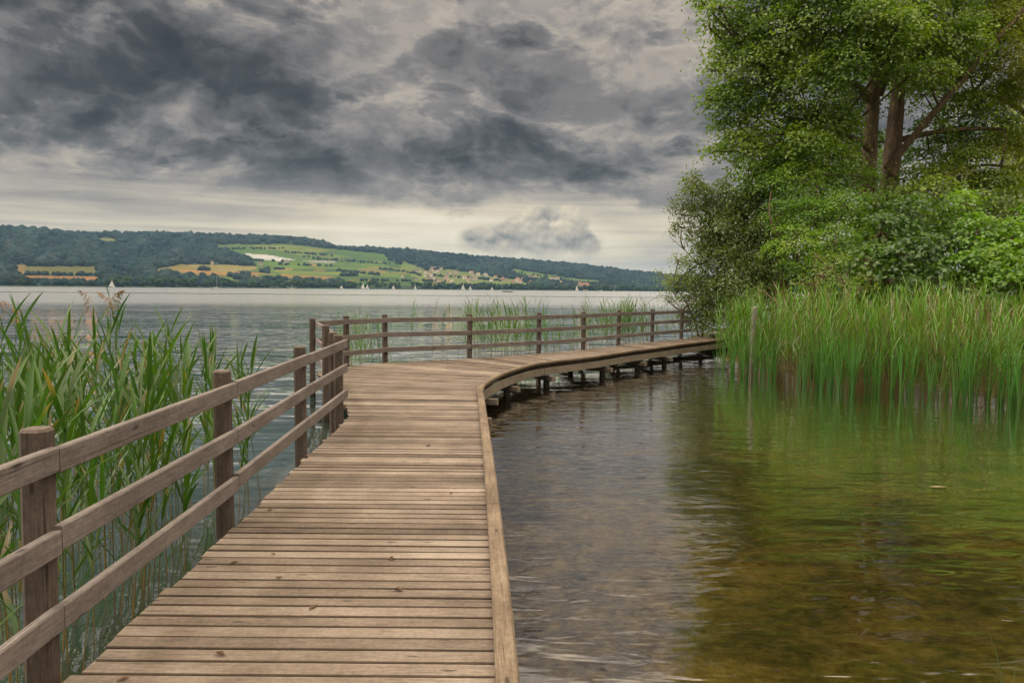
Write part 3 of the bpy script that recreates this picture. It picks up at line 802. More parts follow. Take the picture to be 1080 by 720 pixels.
LOW_R = [reed_geo(rngl, rngl.uniform(1.95, 2.4), int(rngl.integers(9, 13)), .4, .65, .028, .85, .35, .07, False, .005, dry=.3, greenbase=(.115, .25, .022), up_bias=.8) for _ in range(14)]
LOW_DRY = [reed_geo(rngl, rngl.uniform(1.9, 2.3), 7, .3, .5, .022, .8, .5, .08, False, .0065, dry=1.6, greenbase=(.16, .15, .05)) for _ in range(5)]
LOW_T = [reed_geo(rngl, rngl.uniform(.9, 1.3), int(rngl.integers(4, 8)), .22, .42, .018, 1.0, .45, .06, False, .0042, dry=.15, greenbase=(.065, .16, .03)) for _ in range(10)]
LOW_TALL = [reed_geo(rngl, rngl.uniform(1.6, 1.9), int(rngl.integers(8, 11)), .32, .52, .024, 1.1, .4, .08, False, .0045, dry=.15, greenbase=(.06, .16, .02)) for _ in range(6)]
items = []
for i in range(1560):
    q = rng.uniform(-.5, fs[-1]); dep = rng.uniform(.2, 4.6)
    p = front_at(q) + front_n(q) * dep
    if i > 1510: p = np.array([rng.normal(6.95, .5), rng.normal(20.9, 1.0)])
    if p[0] < 5.75 + .25 * abs(math.sin(p[1] * 2)): continue
    if p[0] < 7.9 and p[1] > 24.6: continue
    z = max(WZ, gz(p[0], p[1]))
    gv = LOW_DRY[rng.integers(5)] if rng.random() < .22 else LOW_R[rng.integers(14)]
    items.append((gv, p[0], p[1], z, rng.uniform(.60, .99), rng.uniform(0, 6.3), rng.normal(0, .10), rng.normal(0, .08)))
o = merged_field('reed_bed', items, M_REED); tag(o, 'dense bed of light green reeds behind the front row at the right bank', 'reed bed', kind='stuff')
# sparse stems in the lake behind the far railing
items = []
for i in range(820):
    px = rng.uniform(352, 720); py = rng.uniform(374, 402) if px > 470 else rng.uniform(386, 418)
    p = G(px, py - .1 * max(0, px - 560) * .8, WZ)
    # keep to the lake side of the railing
    if p.y < np.interp(p.x, [-4.5, -3.5, -2.8, -1.0, .7, 2.0, 3.2, 4.6, 5.9, 9], [15.2, 16.6, 17.6, 18.7, 20.2, 21.6, 23.4, 25.1, 26.7, 29]): continue
    if p.y > 33: continue
    if vnoise(np.array([p.x]), np.array([p.y]), .6, 9)[0] < .3: continue
    items.append((LOW_T[rng.integers(10)], p.x, p.y, WZ, rng.uniform(.75, 1.25), rng.uniform(0, 6.3), rng.normal(0, .05), rng.normal(0, .04)))
for px, py, n_, sp in ((508, 390, 16, .45), (524, 389, 9, .35), (552, 388, 6, .35), (470, 392, 6, .6), (560, 387, 5, .5), (655, 379, 16, .7), (665, 378, 34, .6), (676, 377, 40, .6), (686, 376, 34, .6), (640, 381, 8, .6)):
    c = G(px, py, WZ)
    for i in range(n_):
        x, y = c.x + rng.normal(0, sp), c.y + .5 + rng.normal(0, sp) * .8
        if y < np.interp(x, [-4.5, -3.5, -2.8, -1.0, .7, 2.0, 3.2, 4.6, 5.9, 9], [15.2, 16.6, 17.6, 18.7, 20.2, 21.6, 23.4, 25.1, 26.7, 29]) + .45: continue
        items.append((LOW_TALL[rng.integers(6)], x, y, WZ, rng.uniform(.8, 1.08), rng.uniform(0, 6.3), rng.normal(0, .06), rng.normal(0, .05)))
o = merged_field('sparse_reeds', items, M_REED); tag(o, 'thin scattered young reeds in the lake behind the far railing', 'reeds', kind='stuff')

# ------------------------------------------------------------------ trees and shrubs
def tube_rings(mb, pts, rad, n=8):
    pts = [np.array(p, float) for p in pts]; base = len(mb.v)
    for i, p in enumerate(pts):
        t = pts[min(len(pts) - 1, i + 1)] - pts[max(0, i - 1)]; t = t / (np.linalg.norm(t) + 1e-9)
        a = np.cross(t, [0, 0, 1.0]) if abs(t[2]) < .95 else np.cross(t, [1.0, 0, 0]); a /= np.linalg.norm(a); b = np.cross(t, a)
        for k in range(n):
            q = 2 * PI * k / n; mb.v.append(tuple(p + (a * math.cos(q) + b * math.sin(q)) * rad[i])); mb.c.append((1, 1, 1))
    for i in range(len(pts) - 1):
        for k in range(n):
            k2 = (k + 1) % n
            mb.f.append((base + i * n + k, base + i * n + k2, base + (i + 1) * n + k2, base + (i + 1) * n + k)); mb.mi.append(0); mb.uv += [(0, 0)] * 4
def bez(p0, p1, p2, n): 
    p0, p1, p2 = (np.array(q, float) for q in (p0, p1, p2))
    return [p0 * (1 - t) ** 2 + 2 * p1 * t * (1 - t) + p2 * t * t for t in np.linspace(0, 1, n)]
def leaves_np(rng, centers, normals, n_per, spread, leaf, wr=.6, droop=.25, flat=.25):
    """leaf sprays: n_per leaves spread over a disc at each centre"""
    K = len(centers); N = K * n_per
    c = np.repeat(centers, n_per, 0); nm = np.repeat(normals, n_per, 0)
    sp = spread if np.isscalar(spread) else np.repeat(spread, n_per)[:, None]
    off = rng.normal(0, 1, (N, 3)); dn = (off * nm).sum(1, keepdims=True)
    off = (off - nm * dn * (1 - flat)) * sp * .5
    pos = c + off
    d = rng.normal(0, 1, (N, 3)) + off / (np.linalg.norm(off, axis=1, keepdims=True) + 1e-6) * .8; d[:, 2] -= droop * 1.5
    d -= nm * (d * nm).sum(1, keepdims=True) * .6
    d /= np.linalg.norm(d, axis=1, keepdims=True) + 1e-9
    nn = nm + rng.normal(0, .45, (N, 3)); s = np.cross(d, nn); s /= np.linalg.norm(s, axis=1, keepdims=True) + 1e-9
    nn = np.cross(s, d)
    L = leaf * rng.uniform(.65, 1.25, (N, 1)); w = L * wr
    V = np.empty((N, 4, 3)); V[:, 0] = pos; V[:, 1] = pos + d * L * .5 + s * w * .5 + nn * w * .12
    V[:, 2] = pos + d * L - nn * L * .06; V[:, 3] = pos + d * L * .5 - s * w * .5 + nn * w * .12
    return V.reshape(-1, 3), np.arange(N * 4).reshape(-1, 4)
def clump_sprays(rng, clumps, dens, up=.5):
    C_, N_ = [], []
    for (cx, cy, cz, rx, ry, rz) in clumps:
        k = max(6, int(dens * (rx * ry + ry * rz + rx * rz)))
        d = rng.normal(0, 1, (k, 3)); d[:, 2] = d[:, 2] * .9 + .12; d /= np.linalg.norm(d, axis=1, keepdims=True)
        rr = rng.uniform(.35, 1.08, (k, 1)) ** .6
        C_.append(np.array([cx, cy, cz]) + d * rr * np.array([rx, ry, rz]))
        n = d * .55 + np.array([0, 0, up]) + rng.normal(0, .22, (k, 3)); n /= np.linalg.norm(n, axis=1, keepdims=True); N_.append(n)
    return np.concatenate(C_), np.concatenate(N_)
def tree(name, label, cat, base, limbs, clumps, mat, seed, dens=7, n_per=26, spread=.42, leaf=.1, wr=.62, droop=.25, flat=.25, up=.5, twigs=True, group=None, bark=None):
    """limbs: list of (points, radii); clumps: foliage masses"""
    root = empty(name, base); tag(root, label, cat, group); inv = Matrix.Translation([-q for q in base])
    rng = np.random.default_rng(seed)
    C_, N_ = clump_sprays(rng, clumps, dens, up)
    mb = MB()
    for pts, rad in limbs: tube_rings(mb, pts, rad, 10)
    nodes = np.concatenate([np.array(p) for p, r in limbs])
    if twigs:
        for c in clumps:
            cc_ = np.array(c[:3]); dn = np.linalg.norm(nodes - cc_ + np.array([0, 0, .5]), axis=1); s = nodes[np.argmin(dn)]
            m_ = (s + cc_) / 2 + rng.normal(0, .25, 3) + np.array([0, 0, -.15]); L = np.linalg.norm(cc_ - s)
            r_ = min(.07, .02 + .012 * L); tube_rings(mb, bez(s, m_, cc_, 6), list(np.linspace(r_, r_ * .5, 6)), 5)
            sel = C_[np.linalg.norm((C_ - cc_) / np.array(c[3:]), axis=1) < 1.1]
            for e in sel[:: max(1, len(sel) // 7)][:7]:
                tube_rings(mb, bez(cc_, (cc_ + e) / 2 + rng.normal(0, .1, 3), e, 4), [r_ * .5, r_ * .38, r_ * .25, .004], 4)
    t = mb.build('trunk', bark or M_BARK, root, smooth=True); t.matrix_parent_inverse = inv
    V, F_ = leaves_np(rng, C_, N_, n_per, rng.uniform(.6, 1.3, len(C_)) * spread, leaf, wr, droop, flat)
    cr = np_mesh('crown', V, F_, mat, parent=root); cr.matrix_parent_inverse = inv
    return root
def pix(px, py, d):                         # point at depth d along the view axis' ground direction
    q = ray(px, py); return (q.x * d / q.y, d, EYE + q.z * d / q.y)
def clumps_px(lst):
    """(px, py, depth, radius px, squash)"""
    out = []
    for px, py, d, rp, sq in lst:
        x, y, z = pix(px, py, d); r = rp * d / FPX; out.append((x, y, z, r, r * 1.0, r * sq))
    return out
# -- the big double-trunked tree
bx, by = 12.9, 27.0; bz = gz(bx, by) - .1
T1 = [(bx - .35, by, bz), (bx - .42, by, 3.5), (bx - .38, by + .1, 6.5), (bx - .3, by + .1, 9.5)]
T2 = [(bx + .3, by + .25, bz), (bx + .38, by + .3, 3.5), (bx + .62, by + .5, 6.5), (bx + .9, by + .7, 9.6)]
limbs = [([T1[0], (bx - .4, by, 1.2), T1[1], T1[2], (bx - .37, by, 8.2), T1[3], (bx - .6, by, 12.0), (bx - 1.2, by, 15)], [.42, .31, .28, .25, .22, .18, .14, .07]),
         ([T2[0], (bx + .35, by + .3, 1.2), T2[1], T2[2], (bx + .75, by + .6, 8), T2[3], (bx + 1.1, by + 1, 12), (bx + 1.0, by + 1.3, 15.5)], [.44, .34, .32, .30, .26, .2, .15, .07]),
         (bez((bx + .25, by + .1, 6.0), (bx + 1.6, by - .5, 8.0), (bx + 4.6, by - 1.2, 11.8), 8), list(np.linspace(.14, .07, 8))),
         (bez((bx - .1, by + .2, 8.6), (bx + .6, by + .1, 10.4), (bx + 1.6, by + .2, 13.5), 7), list(np.linspace(.17, .09, 7))),
         (bez((bx - .4, by, 8.3), (bx - 2.0, by - .7, 9.6), (bx - 4.4, by - 1.0, 8.9), 8), list(np.linspace(.16, .06, 8))),
         (bez((bx - .4, by, 9.3), (bx - 1.5, by - 1.4, 11.2), (bx - 3.8, by - 2.2, 12.2), 8), list(np.linspace(.16, .06, 8))),
         (bez((bx - .4, by, 6.6), (bx - 1.6, by - .8, 7.3), (bx - 3.3, by - 1.5, 7.0), 7), list(np.linspace(.10, .04, 7))),
         (bez((bx + .6, by + .5, 7.0), (bx + 2.4, by + .6, 7.6), (bx + 4.6, by + .5, 7.5), 7), list(np.linspace(.12, .05, 7)))]
cl = clumps_px([
    (800, 70, 25.5, 38, .8), (785, 105, 26, 30, .8), (780, 145, 26, 24, .8), (835, 40, 25, 45, .75), (880, 20, 25, 45, .7), (845, 95, 25, 40, .75), (900, 60, 24.5, 36, .7), (815, 130, 26, 34, .8),
    (860, 135, 26, 32, .7), (795, 185, 26.5, 26, .9), (830, 175, 27, 30, .8), (770, 30, 26, 18, .8), (925, 25, 25, 40, .7), (960, 50, 26, 36, .7), (990, 20, 26, 40, .7), (955, 0, 25, 40, .7), (1000, 60, 27, 30, .6), (975, 100, 28.5, 26, .6),
    (1010, 110, 28, 30, .5), (1000, 150, 28.5, 28, .5), (970, 165, 28.5, 18, .6), (1040, 130, 28, 30, .5), (760, 8, 25, 16, .5), (742, 4, 25.5, 9, .5), (800, 5, 25.5, 30, .7), (850, -20, 25, 50, .8), (780, -40, 26, 40, .8), (920, -40, 26, 60, .8), (1000, -40, 27, 60, .8),
    (820, -90, 27, 60, .8), (900, -110, 28, 70, .8), (990, -110, 28, 70, .8), (870, -170, 28, 60, .8), (950, -180, 28, 60, .8), (890, 110, 29, 34, .6), (940, 70, 29.5, 34, .6), (850, 60, 30, 44, .7), (800, 215, 27, 22, .8), (900, 150, 29.5, 30, .6), (915, 15, 24, 34, .7), (945, 30, 23.5, 30, .6), (935, 62, 24, 22, .5), (885, 70, 24, 30, .7), (960, 80, 24.5, 20, .5), (985, 75, 24.5, 22, .5), (850, 150, 24.5, 26, .7), (885, 125, 25, 22, .6), (895, 165, 25.3, 18, .6), (920, 190, 25.8, 12, .8), (935, 205, 25.6, 14, .7), (1010, 40, 25, 30, .6), (870, 180, 26, 22, .7), (790, 160, 25.5, 24, .8), (770, 100, 25.8, 20, .8), (765, 60, 26, 20, .8), (785, 40, 26, 24, .8), (752, 75, 26, 10, .6), (748, 105, 26, 8, .6), (757, 130, 26, 9, .5), (752, 160, 26.3, 9, .5), (748, 30, 25.8, 9, .5), (1000, 180, 27.5, 22, .4), (965, 185, 27, 16, .5), (1020, 165, 27.5, 26, .35), (980, 130, 27.5, 18, .4), (1050, 190, 27.5, 26, .4)])
tree('broadleaf_tree', 'tall broadleaf tree with a reddish double trunk rising above the shrubs', 'tree', (bx, by, bz), limbs, cl, M_LEAF_BIG, 101, dens=24, n_per=32, spread=.54, leaf=.125, droop=.35, flat=.14, up=.75)
# -- right tree, fine yellow-green foliage
bx, by = 20.4, 30.0; bz = gz(bx, by) - .1
limbs = [([(bx, by, bz), (bx - .1, by, 3), (bx - .05, by, 6.5), (bx, by, 9.5), (bx + .3, by, 13.5)], [.42, .34, .30, .24, .1]),
         (bez((bx, by, 8), (bx - 1.5, by - 1, 9), (bx - 3.6, by - 1.6, 9.0), 7), list(np.linspace(.12, .04, 7))),
         (bez((bx, by, 6), (bx - 1.5, by - 1, 6.6), (bx - 3.2, by - 1.4, 6.4), 7), list(np.linspace(.10, .04, 7))),
         (bez((bx, by, 10), (bx - 1.2, by - 1, 11.5), (bx - 2.6, by - 1.6, 12.0), 7), list(np.linspace(.12, .04, 7)))]
cl = clumps_px([(1020, 70, 27.5, 34, .5), (1060, 60, 27, 38, .55), (1040, 30, 27, 38, .6), (1075, 20, 27.5, 40, .6), (1085, 90, 27.5, 36, .5), (1050, 100, 28, 32, .45), (1030, 160, 28, 28, .45), (1065, 150, 28.5, 30, .5),
                (1000, 185, 27.5, 24, .5), (1040, 195, 28, 30, .5), (1080, 190, 28, 32, .6), (1100, 140, 29, 40, .6), (1120, 60, 29, 50, .7), (1110, 0, 29, 50, .7), (1050, -30, 28, 50, .7), (1100, -70, 29, 60, .8), (1130, 190, 28, 40, .7), (1160, 120, 29, 50, .7), (1180, 40, 30, 60, .8), (970, 200, 28, 18, .6)])
tree('broadleaf_tree', 'tree with layered yellow-green sprays at the right edge of the picture', 'tree', (bx, by, bz), limbs, cl, M_LEAF_YEL, 102, dens=34, n_per=30, spread=.5, leaf=.11, wr=.55, droop=.3, flat=.12, up=.9)
# -- trees further back, closing the view inland
def back_tree(bx, by, h, r, mat, seed, label):
    bz = gz(bx, by) - .1; rg = np.random.default_rng(seed)
    limbs = [([(bx, by, bz), (bx + .1, by, h * .3), (bx, by, h * .6), (bx + .2, by, h * .9)], [.4, .3, .2, .06])]
    cl = []
    for i in range(16):
        a = rg.uniform(0, 2 * PI); t = rg.uniform(.15, 1); rr = r * math.sqrt(rg.uniform(.1, 1)) * (math.sin(PI * min(.95, t * .8 + .15)))
        q = rg.uniform(1.3, 2.1); cl.append((bx + math.cos(a) * rr, by + math.sin(a) * rr * .8, bz + h * t, q, q, q * .75))
    tree('broadleaf_tree', label, 'tree', (bx, by, bz), limbs, cl, mat, seed, dens=7, n_per=20, spread=.7, leaf=.17, droop=.3)
back_tree(17.0, 37.5, 8.5, 4.0, M_LEAF_DARK, 111, 'dark tree seen through the gap right of the double trunk')
back_tree(25.5, 36.0, 9.5, 4.5, M_LEAF_YEL, 112, 'tree behind the right edge, half hidden by the yellow-green tree')
back_tree(12.8, 36.5, 7.5, 3.4, M_LEAF_DARK, 113, 'low dark tree behind the double trunk and the fresh green tree')
back_tree(30.5, 31.0, 10, 4.5, M_LEAF_BIG, 114, 'tree standing just outside the right edge beyond the hazels')
# -- small fresh-green tree left of the trunk
bx, by = 9.9, 24.6; bz = gz(bx, by) - .1
limbs = [([(bx, by, bz), (bx, by, 1.5), (bx - .1, by, 3.4), (bx - .2, by, 5.4)], [.12, .1, .07, .02]), (bez((bx, by, 1.2), (bx - .6, by - .2, 2.6), (bx - 1.6, by - .4, 3.6), 6), list(np.linspace(.07, .02, 6))), (bez((bx, by, 1.2), (bx + .6, by - .3, 2.3), (bx + 1.4, by - .5, 3.4), 6), list(np.linspace(.07, .02, 6)))]
cl = clumps_px([(842, 190, 24.5, 26, .7), (870, 165, 25, 26, .7), (900, 185, 25, 22, .7), (855, 225, 24, 30, .7), (890, 215, 24, 26, .65), (825, 225, 24.5, 24, .7), (815, 195, 25, 20, .8), (840, 260, 23.5, 34, .7), (880, 255, 23.3, 30, .7), (915, 220, 24.3, 18, .7), (865, 285, 23, 28, .7), (845, 150, 25.5, 18, .8), (905, 255, 23.4, 22, .7)])
tree('small_tree', 'small fresh-green tree below and left of the double trunk', 'tree', (bx, by, bz), limbs, cl, M_LEAF_LIGHT, 103, dens=34, n_per=26, spread=.36, leaf=.10, wr=.45, droop=.1, flat=.15, up=.9)
# -- hazel shrubs with broad dark leaves
def shrub(name, label, px_c, d, cl, mat, seed, **kw):
    bx = (px_c - 540) / FPX * d; bz = gz(bx, d) - .05; rg = np.random.default_rng(seed); limbs = []
    for i in range(6):
        a = rg.uniform(0, 2 * PI); q = rg.uniform(.6, 1.5)
        limbs.append((bez((bx + math.cos(a) * .15, d + math.sin(a) * .15, bz), (bx + math.cos(a) * q * .4, d + math.sin(a) * q * .4, bz + 1.6), (bx + math.cos(a) * q, d + math.sin(a) * q, bz + rg.uniform(2.2, 3.2)), 6), list(np.linspace(.04, .012, 6))))
    return tree(name, label, 'shrub', (bx, d, bz), limbs, cl, mat, seed, **kw)
shrub('hazel_shrub', 'dark hazel shrub with broad leaves in front of the double trunk', 945, 21.5, clumps_px([(930, 245, 21, 30, .8), (965, 225, 21.5, 28, .75), (955, 265, 20.5, 32, .7), (915, 275, 20.5, 26, .8), (985, 260, 21, 30, .8), (940, 295, 20, 30, .6), (985, 295, 20, 30, .6), (925, 215, 22, 16, .8), (905, 300, 20.5, 24, .7)]), M_LEAF_DARK, 104, dens=26, n_per=18, spread=.36, leaf=.135, wr=.78, droop=.5, flat=.2, up=.7)
shrub('hazel_shrub', 'lighter green hazel shrub at the right edge behind the reeds', 1050, 20.5, clumps_px([(1030, 245, 20.5, 28, .7), (1065, 250, 20, 30, .7), (1045, 275, 19.6, 32, .7), (1085, 275, 19.5, 30, .7), (1015, 285, 20, 28, .7), (1100, 240, 20.5, 34, .8), (1130, 270, 20, 40, .8), (1060, 300, 19, 30, .6), (1020, 215, 21, 20, .7), (1110, 300, 19, 34, .7)]), M_LEAF_LIGHT, 105, dens=26, n_per=18, spread=.36, leaf=.13, wr=.75, droop=.45, flat=.2, up=.7)
shrub('leafy_shrub', 'shrub of dull green leaves between the double trunk and the right hazel', 1010, 23.5, clumps_px([(985, 200, 23.5, 22, .8), (1015, 215, 23.5, 26, .8), (1045, 220, 24, 26, .7), (1075, 215, 24, 28, .8), (960, 205, 24, 16, .8), (1110, 215, 24, 34, .8), (1000, 235, 23, 28, .7)]), M_LEAF_BIG, 106, dens=22, n_per=18, spread=.38, leaf=.12, wr=.65, droop=.4)
shrub('leafy_shrub', 'pale leafy shrub rising out of the reeds below the small fresh-green tree', 868, 19.2, clumps_px([(865, 290, 19, 16, .9), (850, 300, 18.8, 16, .8), (878, 282, 19.2, 12, 1.2), (893, 300, 19, 16, .8), (862, 272, 19.2, 8, 1.4), (918, 295, 19, 9, 1.2)]), M_LEAF_WIL, 107, dens=34, n_per=14, spread=.25, leaf=.085, wr=.4, droop=-.1)
shrub('leafy_shrub', 'dim shrub filling the background behind the hazels under the double trunk', 1000, 26.0, clumps_px([(930, 235, 26, 30, .8), (970, 250, 26, 30, .8), (1010, 250, 26, 34, .8), (1050, 255, 26, 34, .8), (1090, 250, 26, 36, .8), (960, 285, 25.5, 34, .8), (1020, 290, 25.5, 36, .8), (1080, 295, 25.5, 36, .8), (1130, 280, 26, 40, .8), (890, 280, 25.8, 30, .8), (1060, 225, 26.5, 26, .7)]), M_LEAF_DARK, 116, dens=16, n_per=22, spread=.5, leaf=.14, wr=.65, droop=.4)
# -- olive bush leaning over the end of the railing, thin arching twigs
bx, by = 8.6, 28.0; bz = gz(bx, by) - .1
limbs = [(bez((bx, by, bz), (bx - .5, by - .2, 2.5), (bx - 2.5, by - .4, 5.3), 8), list(np.linspace(.05, .01, 8))), (bez((bx, by, bz), (bx - .9, by - .4, 2.0), (bx - 3.0, by - .6, 3.6), 8), list(np.linspace(.04, .008, 8))),
         (bez((bx, by, bz), (bx + .2, by, 2.5), (bx - .8, by, 5.6), 8), list(np.linspace(.05, .01, 8))), (bez((bx, by, bz), (bx - .8, by - .3, 1.2), (bx - 3.0, by - .6, 1.9), 8), list(np.linspace(.035, .008, 8)))]
cl = clumps_px([(733, 205, 27.5, 17, .8), (720, 218, 27.5, 13, .7), (745, 225, 27.5, 20, .7), (760, 205, 27.5, 18, .8), (765, 240, 27, 26, .7), (740, 250, 27.3, 18, .6), (790, 225, 27, 26, .8), (790, 260, 26.5, 28, .7), (815, 245, 26, 24, .8), (800, 285, 26, 28, .7), (770, 275, 26.5, 26, .7), (730, 190, 27.5, 9, 1.3), (720, 240, 27.5, 12, .4), (820, 275, 25.5, 24, .8), (745, 275, 27, 22, .7), (780, 300, 26, 30, .7), (750, 310, 27.5, 26, .7), (800, 315, 25.5, 26, .7), (770, 335, 26.5, 26, .6), (735, 335, 28, 22, .7), (780, 255, 27, 24, .8), (755, 260, 27.5, 20, .7), (775, 220, 27.3, 18, .8), (725, 300, 28, 18, .7)])
tree('olive_bush', 'olive-brown bush with arching thin twigs above the end of the far railing', 'bush', (bx, by, bz), limbs, cl, M_LEAF_OLIVE, 108, dens=46, n_per=24, spread=.38, leaf=.10, wr=.55, droop=.2, up=.4)
bx, by = 6.9, 27.6; bz = gz(bx, by) - .1
limbs = [(bez((bx, by, bz), (bx - .3, by - .1, 1.2), (bx - 1.2, by - .2, 1.9), 7), list(np.linspace(.04, .01, 7))), (bez((bx, by, bz), (bx, by - .1, 1.0), (bx + .6, by - .2, 1.7), 7), list(np.linspace(.04, .01, 7))), (bez((bx - .2, by - .2, bz), (bx - 1.2, by - .6, 2.6), (bx - 2.4, by - 1.0, .9), 8), list(np.linspace(.016, .006, 8)))]
cl = clumps_px([(728, 285, 27.5, 16, .7), (712, 300, 27.5, 13, .7), (745, 300, 27, 20, .7), (730, 318, 27.2, 18, .7), (755, 325, 26.6, 20, .8), (700, 290, 27.7, 9, .6), (765, 300, 26.5, 20, .8), (742, 340, 26.8, 16, .7), (705, 318, 27.4, 10, .6), (715, 275, 27.6, 10, .6), (775, 325, 25.6, 18, .9)])
tree('willow_bush', 'low light-green willow bush behind the end post of the far railing', 'bush', (bx, by, bz), limbs, cl, M_LEAF_WIL, 109, dens=40, n_per=20, spread=.28, leaf=.085, wr=.4, droop=.1, up=.5)

# ------------------------------------------------------------------ grass blades near the bottom right, drifting leaf
k = MB()
def blade(mb, p, L, lean, w=.006):
    pts = bez(p, (p[0] + lean[0] * .3, p[1] + lean[1] * .3, p[2] + L * .6), (p[0] + lean[0], p[1] + lean[1], p[2] + L), 6)
    ws = [w, w, w * .9, w * .7, w * .4, .0005]; n = len(mb.v)
    for q, x in zip(pts, ws): mb.v += [tuple(q + np.array([-x / 2, 0, 0])), tuple(q + np.array([x / 2, 0, 0]))]; mb.c += [(1, 1, 1)] * 2
    for i in range(5): mb.f.append((n + 2 * i, n + 2 * i + 1, n + 2 * i + 3, n + 2 * i + 2)); mb.mi.append(0); mb.uv += [(0, 0)] * 4
p = G(1062, 724, WZ)
for dx_, L, ln in ((0, .42, (-.10, .05)), (.01, .30, (-.16, -.02)), (.03, .26, (.05, .05))): blade(k, (p.x + dx_, p.y, WZ - .1), L, ln)
o = k.build('grass_tuft', leaf_mat('grass blade', (.05, .08, .02), (.07, .11, .03), (.1, .14, .04))); tag(o, 'few thin grass blades rising from the water in the bottom right corner', 'grass')
k = MB(); p = G(990, 514, WZ)
for sgn in (-1, 1):
    k.quad([(p.x - .11, p.y, WZ + .008), (p.x - .02, p.y + .028 * sgn, WZ + .014), (p.x + .11, p.y + .01, WZ + .008), (p.x, p.y, WZ + .009)][::sgn])
o = k.build('floating_leaf', plain('dead leaf', (.25, .19, .09), .7)); tag(o, 'single dead leaf floating on the brown pool', 'leaf')

M_DEAD = plain('fallen leaf', (.11, .055, .022), .8, .3, 20)
def scrap(seed):
    r = np.random.default_rng(seed); k = MB(); L = r.uniform(.022, .045); w = L * .55; h = r.uniform(.006, .016)
    for sg in (-1, 1): k.quad([(-L, 0, .003), (-.2 * L, w * sg * .6, h), (.4 * L, w * sg * .5, h * .8), (L, 0, h * .4), (0, 0, .002)][::sg])
    o = k.build('fallen_leaf', M_DEAD); me = o.data; bpy.data.objects.remove(o); return me
SC = [scrap(i) for i in range(4)]
for px, py in ((288, 584), (247, 593), (294, 609), (413, 589), (130, 716), (285, 537), (420, 622), (330, 640), (452, 470), (390, 452), (500, 402), (466, 382), (232, 690), (476, 520)):
    p = G(px, py, .004); o = bpy.data.objects.new('fallen_leaf', random.choice(SC)); o.location = (p.x, p.y, .003); o.rotation_euler = (0, 0, random.uniform(0, 6.3)); link(o)
    tag(o, 'small curled brown leaf lying on the deck planks', 'leaf', 'fallen leaves on the deck')
# ------------------------------------------------------------------ far shore: hills
HX = [-400, -150, 0, 50, 95, 150, 240, 300, 330, 355, 400, 440, 500, 560, 620, 660, 700, 760, 900, 1100, 1500]
HY = [240, 241, 242.5, 245.5, 248.5, 248, 250, 252, 255, 262, 264, 266, 272, 276.5, 281.5, 286.5, 291.5, 294, 290, 288, 290]
def hor_y(px): return 300.7 + .0086 * px
def foot_y(px): return hor_y(px) + FPX * (EYE - WZ) / R0(px) * .9
def R0(px): return 1500 + 1.2 * max(-300, px)
def R1(px): return 3300 + 1.6 * max(-300, px)
def ridge_y(px): return float(np.interp(px, HX, HY))
cols = np.arange(-400, 1501, 2.0); arow = np.concatenate([[-.02], np.linspace(0, 1, 64), [1.02]])
FIELDS = [
    (srgb(150, 125, 75), [(15, 279), (29, 279), (28, 289), (18, 289)]),
    (srgb(122, 118, 62), [(24, 281), (104, 281), (104, 289.5), (30, 290)]),
    (srgb(165, 122, 66), [(18, 290.5), (70, 291), (104, 292), (104, 299), (66, 297), (30, 298)]),
    (srgb(180, 130, 75), [(64, 292), (104, 292), (104, 298), (66, 297)]),
    (srgb(160, 115, 65), [(103, 296), (112, 296), (112, 301), (106, 301)]),
    (srgb(150, 135, 65), [(160, 284), (190, 279), (242, 279), (242, 291), (205, 290), (170, 287)]),
    (srgb(185, 140, 80), [(180, 283), (208, 285), (242, 288), (240, 290.5), (200, 288)]),
    (srgb(95, 125, 50), [(222, 258.5), (300, 257), (356, 263), (405, 268), (415, 280), (400, 290), (360, 294), (270, 290), (270, 280), (262, 270), (240, 264)]),
    (srgb(85, 115, 50), [(330, 262), (400, 272), (440, 284), (462, 290), (462, 302), (380, 302), (340, 290)]),
    (srgb(140, 145, 70), [(262, 258.5), (302, 258.5), (354, 264), (330, 267), (280, 263)]),
    (srgb(120, 140, 60), [(302, 266), (352, 268), (372, 271), (330, 273)]),
    (srgb(165, 150, 85), [(196, 279.5), (236, 279.5), (272, 281), (270, 286), (220, 286)]),
    (srgb(175, 140, 80), [(250, 287), (300, 289), (354, 292), (340, 294.5), (270, 291.5)]),
    (srgb(110, 140, 50), [(270, 276), (330, 277), (405, 279), (420, 284), (300, 284)]),
    (srgb(130, 150, 60), [(285, 285.5), (350, 286), (420, 288), (420, 291), (300, 289)]),
    (srgb(70, 95, 65), [(290, 283.5), (350, 284), (400, 286), (340, 286.5)]),
    (srgb(125, 145, 65), [(425, 276), (448, 284), (440, 292), (420, 286)]),
    (srgb(120, 145, 65), [(538, 283), (560, 287), (586, 291), (600, 296), (570, 294), (545, 288)]),
    (srgb(115, 145, 75), [(577, 291.5), (629, 295.5), (640, 298), (600, 297)]),
    (srgb(130, 145, 75), [(440, 286), (475, 284), (520, 292), (560, 297), (560, 301), (440, 300)]),
    (srgb(150, 140, 80), [(45, 249.5), (62, 250), (55, 251.5)]),
    (srgb(140, 145, 85), [(100, 251.5), (122, 251.5), (120, 255), (106, 254)]),
    (srgb(110, 130, 75), [(222, 259), (250, 257), (262, 258), (240, 261)]),
    (srgb(225, 222, 215), [(256.6, 267.3), (279, 268.3), (314, 274.3), (296, 275.2), (272, 273.6)]),
    (srgb(185, 180, 170), [(318, 274.5), (352, 275.5), (356, 277), (330, 277)]),
]
_rp = np.random.default_rng(91)
_pal = [(150, 135, 70), (175, 145, 85), (95, 125, 55), (120, 145, 60), (80, 110, 60), (140, 150, 80), (165, 125, 75), (100, 115, 70)]
